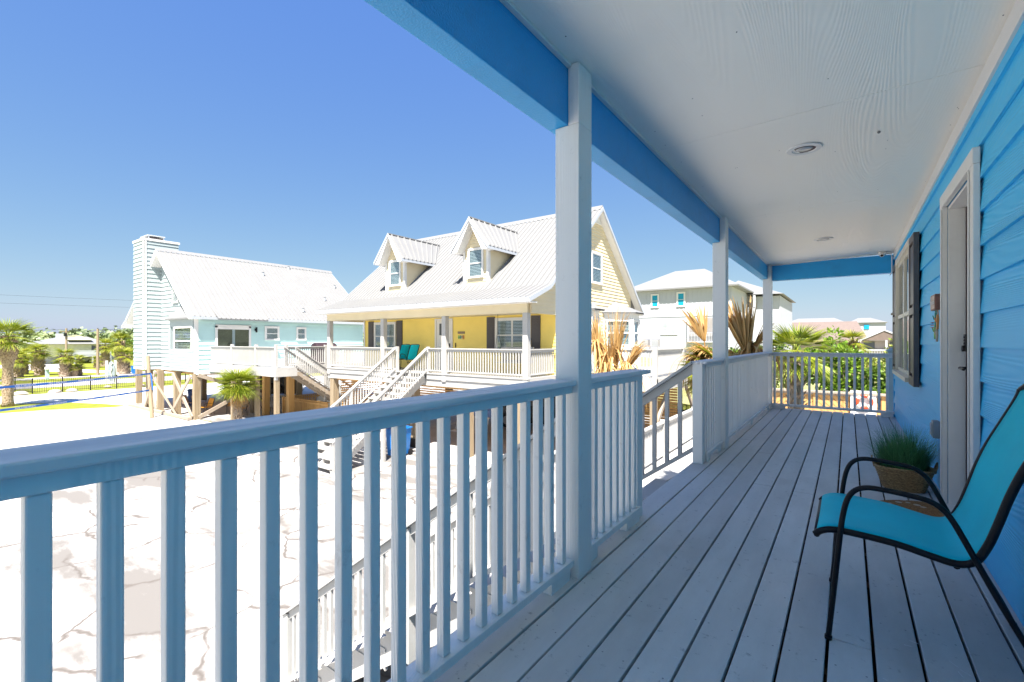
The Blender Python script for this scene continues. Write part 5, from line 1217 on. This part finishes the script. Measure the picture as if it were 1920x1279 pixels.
# vegetation on the dune beyond the end rail
palm('bushy_palm','bushy multi crowned palm with textured trunk just beyond the porch end rail',(-1.05,13.4,0),3.85,r=.17,n=34,fr=.62,pet=.55,seg=26,seed=31,boots=150,elmin=-.25,w=.035,droop=.3,dead=0)
T=copy_tree(protos[0][0],loc=(.2,36,2.4),rz=1,scale=.8,label='small palm with feathery crown in front of the brown roofed building')
T['group']='dune palms'
T=copy_tree(protos[1][0],loc=(2.45,26.2,1.9),rz=2,scale=.62,label='dark palm at the right edge of the dune beside the blue wall'); T['group']='dune palms'
sh=[(-3.6,27.5,1.6,1.6,1.3,2.6,M_b2,'dark green shrub at the left end of the pool wall behind the corner post'),(-2.1,28,1.5,1.5,1.2,2.3,M_b1,'bright green shrub above the wood wall left of centre'),(-.3,26.8,1.3,.9,.9,3.0,M_b1,'bright feathery shrub in the middle above the wood wall'),(1.1,27.6,1.2,1.2,1.0,1.7,M_b2,'low dark shrub in the middle of the dune'),(2.6,29.5,1.8,1.3,1.2,2.7,M_b3,'tall sea grape shrub on the right of the dune'),(2.2,26.9,1.,1.3,1.,2.0,M_b2,'dark green shrub low at the right above the life ring'),(-6.5,30,1.9,2,1.5,2.0,M_b2,'dark shrub behind the end of the yellow house deck'),(.2,33,2.2,2.4,1.6,1.6,M_b3,'yellowish shrub higher on the dune'),(4.6,33,2.1,2.0,1.6,2.6,M_b3,'broad yellow green shrub at the far right of the dune')]
for i,(x,y,z,rx,ry,rz_,m,lb) in enumerate(sh): bush('shrub',lb,(x,y,z*.9),rx,ry,rz_,3600,.17,m,40+i,group='shrubs on the dune')
mb=MB(); rnd=random.Random(8)
for i in range(9000):
    x=rnd.uniform(-9,9);y=rnd.uniform(25.4,33); z=.55+1.5*min(1,(y-25.5)/13)*1.0; a=rnd.uniform(0,6.28); L=rnd.uniform(.15,.5); d=Vector((math.cos(a)*.4,math.sin(a)*.4,1)); p=Vector((x,y,z)); s_=Vector((-math.sin(a),math.cos(a),0))*.012
    mb.add([p-s_,p+s_,p+d*L],[(0,1,2)])
tag(mb.build('dune_grass',M_b3,org=(0,28,0)),kind='stuff'); 
# wood wall with life ring
T=thing('wood_wall','orange brown timber pool wall with diagonal boards and grey cap beyond the end rail','fence',(-1,25,0))
mb=MB(); mb.box(-6,25,0,6,25.05,1.92); mb.build('backing',M_pile,T)
x=-6.0; mb=MB(); k=0
while x<6:
    P=2.4
    def dg(x0,s_): # diagonal planks inside a panel
        t=-P
        while t<P+.01:
            a=max(0,t);b=min(P,t+1.75)
            if b-a>.15:
                if s_>0: p=((x0+a,24.97,.1+(a-t)),(x0+b,24.97,.1+(b-t)))
                else: p=((x0+P-a,24.97,.1+(a-t)),(x0+P-b,24.97,.1+(b-t)))
                mb.bar(p[0],p[1],.03,.155,up=(0,0,1))
            t+=.245
    dg(x,1 if k%2 else -1); mb.box(x-.07,24.90,0,x+.07,24.99,1.88); x+=P; k+=1
mb.build('diagonal_boards',M_pinew,T)
mb=MB(); mb.box(-6.1,24.80,1.90,6.1,25.15,1.98); mb.box(-6,24.91,1.80,6,24.95,1.895); mb.build('cap_rail',M_brace,T)
T=thing('life_ring_board','white board holding an orange and white life ring on the wood wall','safety board',(.52,24.87,1.6)); MB().box(.08,24.84,.85,.96,24.88,2.08).build('board',M_white,T)
mb=MB(); mo=MB(); K=48
def torus(mm,a0,a1,R0,r0,c):
    k=max(3,int(K*(a1-a0)/6.283)); pts=[(c[0]+math.cos(a0+(a1-a0)*i/k)*R0,c[1],c[2]+math.sin(a0+(a1-a0)*i/k)*R0) for i in range(k+1)]; mm.tube(pts,r0,8)
for q in range(4):
    a=q*math.pi/2+math.pi/4; torus(mb,a+.28,a+math.pi/2-.28,.25,.07,(.55,24.78,1.62)); torus(mo,a-.28,a+.28,.25,.072,(.55,24.78,1.62))
T2=thing('life_ring','orange and white life ring on the white board','life ring',(.55,24.78,1.62)); mb.build('ring',paint('orange_red_foam',(.65,.07,.02),rough=.4),T2,smooth=True); mo.build('bands',M_white,T2,smooth=True)
# raised boardwalk with rail below the gate
T=thing('boardwalk','white railed boardwalk seen below through our stair gap','boardwalk',(-3.5,14,0))
mb=MB(); mb.box(-4.3,9.8,.85,-1.9,24,.95); mb.box(-4.33,9.8,.6,-4.3,24,.85); mb.build('deck',M_woodw,T)
railing(T,(-4.2,9.9,.95),(-4.2,13.0,.95),M_woodw,h=1.0); railing(T,(-4.2,13.1,.95),(-4.2,16.2,.95),M_woodw,h=1.0); railing(T,(-4.2,16.3,.95),(-4.2,20,.95),M_woodw,h=1.0)
for y in (9.9,13.05,16.25,20): MB().box(-4.26,y-.06,.3,-4.14,y+.06,2.0).build('newel_post',M_woodw,T)
tag(MB().box(-4.72,21.6,0,-4.45,21.9,3.4).build('pole',M_pile,org=(-4.6,21.7,0)),'square weathered pole behind the boardwalk near the right newel post','pole')
# ---------------- volleyball net
NE=thing('volleyball_net','blue taped volleyball net stretched from a leaning wooden pole','volleyball net',(-31.3,9.3,0))
A=Vector((-31.3,9.3,0));Bq=Vector((-25.6,.4,0))
M_tape=paint('blue_net_tape',(.01,.14,.55),rough=.5,var=.15,vs=6); 
for z0,z1 in ((2.40,2.46),(1.49,1.53)):
    mb=MB(); K=20
    for i in range(K):
        a=A.lerp(Bq,i/K);b=A.lerp(Bq,(i+1)/K); s1=-.06*math.sin(math.pi*i/K); s2=-.06*math.sin(math.pi*(i+1)/K)
        z_a=z0+s1;z_b=z0+s2; n_=Vector((.006,.004,0))
        mb.add([a+Vector((0,0,z_a-.045)),b+Vector((0,0,z_b-.045)),b+Vector((0,0,z_b+.045)),a+Vector((0,0,z_a+.045)),a+n_+Vector((0,0,z_a-.045)),b+n_+Vector((0,0,z_b-.045)),b+n_+Vector((0,0,z_b+.045)),a+n_+Vector((0,0,z_a+.045))],[(0,1,2,3),(7,6,5,4),(0,4,5,1),(3,2,6,7)])
    tp=mb.build('tape',M_tape,NE)
    d=(Bq-A).normalized(); ang=math.atan2(-d.y,-d.x)
    for i in range(7):
        t=.10+.125*i; p=A.lerp(Bq,t); q=p+Vector((.012,.008,z0-.06*math.sin(math.pi*t))); lettering('PARK & SUN SPORTS',.085,tp,q-ORG[NE.name],(R(90),0,math.atan2(-d.y,-d.x)),M_white)
mb=MB(); L=(Bq-A).length; k=int(L/.11)
for i in range(k+1):
    t=i/k; p=A.lerp(Bq,t); s1=-.06*math.sin(math.pi*t); mb.bar(p+Vector((0,0,1.53+s1)),p+Vector((0,0,2.36+s1)),.0022,.0022)
for j in range(8):
    for i in range(20):
        a=A.lerp(Bq,i/20);b=A.lerp(Bq,(i+1)/20); mb.bar(a+Vector((0,0,1.6+j*.1-.06*math.sin(math.pi*i/20))),b+Vector((0,0,1.6+j*.1-.06*math.sin(math.pi*(i+1)/20))),.0022,.0022)
mb.build('mesh_cords',paint('grey_cord',(.35,.35,.35)),NE)
mb=MB(); mb.tube([(-31.3,9.3,2.42),(-31.15,9.35,1.5)],.03,6); mb.build('side_band',M_tape,NE)
tag(MB().tube([(-30.95,9.25,0),(-31.75,9.3,3.35)],[.10,.085],10).build('net_pole',M_pile,org=(-30.95,9.25,0)),'leaning round timber pole holding the blue net tape','pole')
tag(MB().tube([(-25.55,.3,0),(-25.5,.3,3.0)],[.08,.07],10).build('net_pole',M_pile,org=(-25.5,.3,0)),'second net pole outside the left edge of view','pole')
tag(MB().bar((-31.45,9.32,2.4),(-30.4,10.2,.1),.05,.10).build('pole_stay',M_brace,org=(-30.4,10.2,0)),'thin diagonal timber stay behind the leaning net pole','stay')
# ---------------- street side
T=thing('metal_fence','black metal picket fence along the lawn before the road','fence',(-52.6,10,0))
def picket(x0,y0,x1,y1,z=1.15):
    L=math.hypot(x1-x0,y1-y0); mb=MB(); a=Vector((x0,y0,0));b=Vector((x1,y1,0)); k=int(L/.13)
    for i in range(1,k): p=a.lerp(b,i/k); mb.box(p.x-.009,p.y-.009,.08,p.x+.009,p.y+.009,z)
    for zz in (.16,z-.18,z-.02): mb.bar(a+Vector((0,0,zz)),b+Vector((0,0,zz)),.02,.03)
    mb.build('picket_panel',M_black,T)
    MB().box(x1-.035,y1-.035,0,x1+.035,y1+.035,z+.08).build('post',M_black,T)
picket(-56.3,7.4,-52.8,7.9)
yy=7.9
for i in range(9): picket(-52.75+.07*i,yy,-52.68+.07*i,yy+1.74); yy+=1.74
picket(-62,5,-56.3,7.4)
def rock(lb,c,s,seed):
    rnd=random.Random(seed); mb=MB(); vs=[];n=9
    mb.lathe([(s*.7,0),(s,.12*s),(s*.85,.45*s),(s*.4,.62*s),(.02,.64*s)],(c[0],c[1],0),9,sx=.7,wob=.16); tag(mb.build('rock',paint('pale_limestone',(.50,.42,.36),rough=.9,var=.25,vs=5,bump=.6,bs=14),org=(c[0],c[1],0)),lb,'rock',group='landscape rocks')
rock('pale peaked rock beside the black fence',(-52.2,9.1,0),.42,1); rock('low flat pale rock right of the peaked rock',(-52.4,10.15,0),.40,2); rock('low pale rock near the fence below the surf sign',(-54.2,12.9,0),.30,3); rock('flat pale rock at the foot of the tall palm',(-52.5,7.2,0),.45,4); rock('pale rock by the fence beneath the mint house',(-53,15.0,0),.35,6)
def pole(lb,x,y,h,cross):
    T=thing('utility_pole',lb,'utility pole',(x,y,0),group='utility poles'); MB().tube([(x,y,0),(x,y,h)],[.17,.12],8).build('pole',M_pile,T)
    if cross: MB().box(x-.06,y-.7,h-.55,x+.06,y+.35,h-.45).build('crossarm',M_pile,T); MB().lathe([(.16,h-1.2),(.16,h-.7)],(x+.2,y-.15,0),10).build('transformer',M_bronze,T)
    else: MB().lathe([(.05,h),(.04,h+.1)],(x,y,0),8).build('insulator',M_bronze,T)
pole('left utility pole with crossarm rising in front of the distant cream house',-95,17.8,6.1,True); pole('plain utility pole on the right of the distant cream house',-75,16.9,5.7,False)
T=thing('power_lines','thin power lines crossing the sky at the left','power lines',(-80,15,8))
def wire(a,b,sag,r=.012):
    mb=MB(); a=Vector(a);b=Vector(b); mb.tube([a.lerp(b,i/14)-Vector((0,0,sag*4*(i/14)*(1-i/14))) for i in range(15)],r,4); mb.build('wire',M_bronze,T)
wire((-80,-40,9.7),(-80,70,11.6),1.0,.009); wire((-80,-40,8.8),(-80,70,10.6),1.0,.009)
wire((-95,-30,5.6),(-95,17.8,5.9),.5,.02); wire((-95,17.8,5.9),(-75,16.9,5.6),.1,.014); wire((-75,16.9,5.6),(-90,60,6.6),.4,.014); wire((-95,17.8,5.6),(-80,30,8.5),.7,.014)
T=thing('surf_sign','white posted sign shaped like a blue grey surfboard beside the road','sign',(-58.5,14.2,0))
for y in (13.85,14.5): MB().box(-58.56,y-.09,0,-58.44,y+.09,2.3).build('post',M_white,T)
mb=MB(); mb.prism([(-58.42,14.17+math.cos(a)*.27,1.25+math.sin(a)*.98) for a in [2*math.pi*k/24 for k in range(24)]],(.05,0,0)); mb.build('surfboard',paint('pale_grey_blue',(.42,.48,.56),var=.2,vs=5),T)
mb=MB(); mb.tube([(-58.36,14.27,2.05),(-58.36,14.12,1.85),(-58.36,14.22,1.55),(-58.36,14.10,1.2),(-58.36,14.2,.7)],.045,6); mb.build('wave_stripe',M_white,T)
T=thing('mailbox','pale blue green mailbox on a post across the road','mailbox',(-70.9,11.75,0)); MB().box(-71,11.6,0,-70.8,11.9,1.1).build('post',paint('pale_aqua',(.45,.60,.60)),T); MB().box(-71.15,11.58,1.1,-70.65,11.92,1.36).build('box',M_white,T)
# distant cream house
CHs=thing('cream_house','distant cream stilt house with white hip roof and balcony beyond the road','house',(-122,25,0))
mb=MB(); e=2.95
mb.add([(-116.3,17.8,3.65),(-116.3,28.2,3.65),(-130,28.2,3.65),(-130,17.8,3.65),(-119.5,22.2,5.1),(-119.5,25.2,5.1),(-126,23.7,5.3),(-119.6,23.7,5.45)],[(0,1,5,4),(1,2,6,7,5),(2,3,6),(3,0,4,7,6),(0,3,2,1)])
mb.build('roof',M_roof,CHs); mb=MB(); mb.prism([(-119.4,22.2,5.0),(-119.4,25.2,5.0),(-119.4,23.7,5.4)],(.2,0,0)); mb.prism([(-116.8,22.1,4.4),(-116.8,25.6,4.4),(-117.5,23.9,5.15)],(-1.5,0,0)); mb.build('gable_vent',paint('cream_paint',(.58,.58,.34),bump=0),CHs)
MB().box(-129,18.6,1.3,-117.2,27.4,3.6).build('wall',MATS['cream_paint'],CHs)
MB().box(-129,18.8,0,-120,22.5,1.29).build('lower_wall',M_grayw,CHs)
mb=MB(); mb.box(-117.2,22.6,1.3,-115.4,28.0,1.45); mb.box(-115.5,22.6,2.35,-115.4,28,2.45); mb.box(-115.5,22.6,1.6,-115.42,28,2.3); mb.build('balcony',M_grayw,CHs)
mb=MB(); mb.box(-117.19,25.5,2.45,-117.1,26.0,3.35); mb.box(-117.19,26.1,2.45,-117.1,26.9,3.35); mb.build('window',M_room,CHs)
for y in (22.8,25.3,27.9): MB().box(-115.6,y-.12,0,-115.35,y+.12,1.3).build('post',M_grayw,CHs)
MB().box(-120.6,21.1,4.2,-119.6,22.0,5.6).build('chimney',M_grayw,CHs)
tag(bush('far_tree','',(-150,9,0),6,5,4.2,1800,.9,M_b2,77,cat='tree'),'dark bushy tree left of the distant cream house','tree',group='trees beyond the road')
for i,(x,y,s,lb) in enumerate(((-140,38,5,'rounded dark tree right of the distant cream house'),(-128,4,4.0,'bushy tree behind the palms at far left'),(-135,52,5.5,'dark tree hidden mostly behind the mint house'))): bush('far_tree',lb,(x,y,0),s*1.2,s,s*.85,1800,.8,M_b2,80+i,cat='tree',group='trees beyond the road')
# far woods
rnd=random.Random(2); mb=MB()
for i in range(520):
    t=rnd.random(); a=R(35.74)+R(rnd.uniform(-2,62)); dd=rnd.uniform(230,380); x=-math.sin(a)*dd; y=math.cos(a)*dd; r_=rnd.uniform(4,7); z=rnd.uniform(1.5,4.5)+ (dd-230)*.012
    for k in range(140):
        d=Vector((rnd.gauss(0,1),rnd.gauss(0,1),rnd.gauss(0,.6))).normalized(); p=Vector((x,y,z))+d*r_*rnd.uniform(.7,1.05); u=Vector((rnd.gauss(0,1),rnd.gauss(0,1),rnd.gauss(0,1))).normalized(); s_=u.cross(d).normalized(); q=rnd.uniform(.5,1.1)
        mb.add([p-s_*q,p+u*q,p+s_*q,p-u*q*.7],[(0,1,2,3)])
tag(mb.build('distant_woods',leafm('distant_woods_leaves',(.09,.14,.06),(.16,.21,.09),(.24,.28,.13),scale=.05,trans=.1),org=(-200,200,0)),kind='stuff')
# ---------------- white house behind, and the buildings beyond the dune
WH=thing('white_house','large white two storey house with hip roof behind the palms','house',(-14,55,0))
mb=MB(); Y0=51.; mb.box(-20.2,Y0,0,-9.5,64,9.8); 
z=3.6
while z<6.8: mb.box(-20.2,Y0-.03,z,-9.5,Y0-.001,z+.17); z+=.2
x=-20.1
while x<-9.6: mb.box(x,Y0-.03,7.05,x+.07,Y0-.001,9.8); x+=.45
mb.box(-20.25,Y0-.08,6.8,-9.45,Y0-.031,7.05); w_=mb.build('wall',M_grayw,WH)
mb=MB(); mb.add([(-20.9,50.3,9.85),(-8.8,50.3,9.85),(-8.8,64.7,9.85),(-20.9,64.7,9.85),(-16.7,56.5,12.5),(-13.4,56.5,12.5),(-13.4,58,12.5),(-16.7,58,12.5)],[(0,1,5,4),(1,2,6,5),(2,3,7,6),(3,0,4,7),(4,5,6,7),(0,3,2,1)]); mb.box(-20.9,50.3,9.70,-8.8,64.7,9.849); mb.build('roof',M_roof,WH)
for a,b,z0,z1,m in ((-17.6,-16.95,7.95,9.25,M_cyan),(-14.8,-14.15,7.95,9.3,M_cyan)):
    window(WH,'X',Y0-.03,-1,a,b,z0,z1,trim=.14,paneM=m)
for a in (-16.55,-15.65): 
    window(WH,'X',Y0-.03,-1,a,a+.68,4.95,6.2,trim=.13,paneM=paint('pale_grey_blinds',(.36,.40,.42),rough=.2,var=.2,bump=0))
window(WH,'X',Y0-.03,-1,-19.6,-19.0,4.95,6.2,trim=.13,paneM=M_cyan)
mb=MB(); mb.box(-13.6,Y0-.06,4.15,-10.2,Y0-.031,6.6); mb.build('porch_recess',paint('shaded_porch_lining',(.30,.28,.28),bump=0),WH)
mb=MB(); 
for i in range(22): mb.box(-13.5+i*.15,Y0-.3,4.2,-13.45+i*.15,Y0-.26,5.0)
mb.box(-13.6,Y0-.32,5.0,-10.2,Y0-.24,5.08); mb.box(-13.6,Y0-.35,4.05,-10.2,Y0-.07,4.18); mb.box(-13.75,Y0-.32,4.1,-13.6,Y0-.06,6.7); mb.build('porch_rail',M_grayw,WH)
mb=MB(); mb.box(-9.3,60,0,-6.2,74,9.3); z=3.4
while z<6.9: mb.box(-9.0,59.97,z,-6.2,60,z+.17); z+=.2
mb.build('wing',M_grayw,WH); mb=MB(); mb.add([(-13.5,59.2,9.6),(-5.8,59.2,9.45),(-5.8,75,9.45),(-13.5,75,9.6),(-11.5,66,12),(-11.5,68,12)],[(0,1,4),(1,2,5,4),(2,3,5),(3,0,4,5),(0,3,2,1)]); mb.build('wing_roof',M_roof,WH)
mb=MB(); mb.box(-10.6,59.9,7.0,-9.3,60.2,9.4); mb.build('upper_porch',MATS['shaded_porch_lining'],WH)
mb=MB(); mb.box(-11.2,59.2,6.85,-8.6,60,7.0); mb.box(-11.2,59.2,7.95,-8.6,59.26,8.03)
for i in range(16): mb.box(-11.1+i*.16,59.21,7,-11.06+i*.16,59.25,7.95)
mb.box(-8.8,59.2,3,-8.55,59.45,9.4); mb.build('balcony',M_grayw,WH)
for x,lb in ((-18.15,'left grey air conditioner on the white house wall'),(-17.05,'right grey air conditioner on the white house wall')):
    T=thing('air_conditioner',lb,'air conditioner',(x,Y0-.5,3.6),group='air conditioners'); MB().box(x-.3,Y0-.75,3.55,x+.35,Y0-.1,4.36).build('housing',paint('ac_grey',(.30,.29,.30)),T)
    mb=MB()
    for i in range(6): mb.box(x-.27,Y0-.775,3.62+i*.12,x+.32,Y0-.751,3.68+i*.12)
    mb.build('grille',M_grayw,T)
    tag(MB().box(x-.4,Y0-.85,0,x+.45,Y0-.05,3.54).build('unit_stand',M_grayw,org=(x,Y0-.4,0)),'white platform below the '+lb.split(' on')[0],'platform')
T=thing('spiky_yucca','spiky green yucca above the white deck rail before the white house','yucca',(-11.5,38,1.0)); mb=MB(); rnd=random.Random(3)
for i in range(70):
    a=rnd.uniform(0,6.28);el=rnd.uniform(.35,1.5); d=Vector((math.cos(a)*math.cos(el),math.sin(a)*math.cos(el),math.sin(el))); s_=Vector((-math.sin(a),math.cos(a),0))*.05; L=rnd.uniform(1.0,1.6); mb.add([-s_,s_,d*L*.6+s_*.8,d*L,d*L*.6-s_*.8],[(0,1,2,3,4)])
mb.build('leaves',M_b2,T,local=True); mb=MB(); mb.tube([(0,0,-1),(0,0,1.5)],.15,8)
o=mb.build('trunk',M_trunk,T,local=True)
T.location=(-11.3,38.5,1.8); 
# building with brown roof
BR=thing('condo_building','long tan building with grey brown shingle roof beyond the dune','building',(-3,80,0))
M_shing=paint('brown_shingles',(.17,.13,.115),rough=.9,var=.1,vs=3,bump=0)
mb=MB(); mb.add([(-16,75,4.2),(2.2,75,4.2),(1.0,82,7.0),(-16,82,7.0),(-16,89,4.2),(2.2,89,4.2)],[(0,1,2,3),(3,2,5,4),(1,5,2)]); mb.build('roof',M_shing,BR)
MB().box(-16,76,0,1.8,88,4.2).build('wall',paint('tan_stucco',(.42,.36,.33),bump=0),BR)
mb=MB(); mb.add([(1.4,73.4,4.3),(6.0,73.4,4.3),(3.6,73.4,5.5),(1.4,80,4.3),(6,80,4.3),(3.6,80,5.5)],[(0,1,2),(0,2,5,3),(1,4,5,2),(0,3,4,1)]); mb.build('gable_roof',M_shing,BR)
mb=MB(); mb.bar((1.2,73.35,4.28),(3.6,73.35,5.55),.06,.16); mb.bar((6.2,73.35,4.28),(3.6,73.35,5.55),.06,.16); mb.box(.8,73.2,3.0,7,74.2,3.15); mb.box(.8,73.2,2.35,7,73.3,2.5)
for i in range(40): mb.box(.9+i*.155,73.22,2.5,.95+i*.155,73.27,3.0) 
for x in (.9,3.7,6.7): mb.box(x,73.2,0,x+.2,73.4,4.3)
mb.build('balcony',M_grayw,BR); MB().box(1.2,74.3,0,6.2,80,4.28).build('gable_wall',MATS['tan_stucco'],BR)
for x in (1.6,4.2): MB().box(x,74.2,3.2,x+1.1,74.29,4.1).build('window',M_room,BR); MB().box(x,74.2,.8,x+1.1,74.29,2.1).build('window',M_room,BR)
for (x0_,x1_,y,z0,z1,a,b,lb) in ((-10.8,-.2,110,7.75,8.85,2.4,2.1,'far white hip roofed house rising behind the brown roof at left'),(-.1,5.4,100,7.35,8.3,1.5,2.2,'far white hip roofed house at the right behind the brown roof')):
    T=thing('far_white_house',lb,'house',((x0_+x1_)/2,y,0),group='far white houses'); MB().box(x0_+.3,y+.3,0,x1_-.3,y+9,z0).build('wall',M_grayw,T)
    mb=MB(); mb.add([(x0_,y,z0),(x1_,y,z0),(x1_,y+9.5,z0),(x0_,y+9.5,z0),(x0_+a,y+4,z1),(x1_-b,y+4,z1)],[(0,1,5,4),(1,2,5),(2,3,4,5),(3,0,4),(0,3,2,1)]); mb.build('roof',M_roof,T)
    if y==100: MB().box(2.2,y+.2,6.2,2.9,y+.29,7.0).build('window',M_cyan,T)
T=thing('far_tower','tall pale building sliver at the far right edge beside the blue wall','building',(9.6,110,0)); MB().box(7.1,110,0,12,118,9.3).build('wall',MATS['tan_stucco'],T); MB().box(6.8,109.7,9.3,12.3,118.3,9.6).build('roof',M_shing,T)
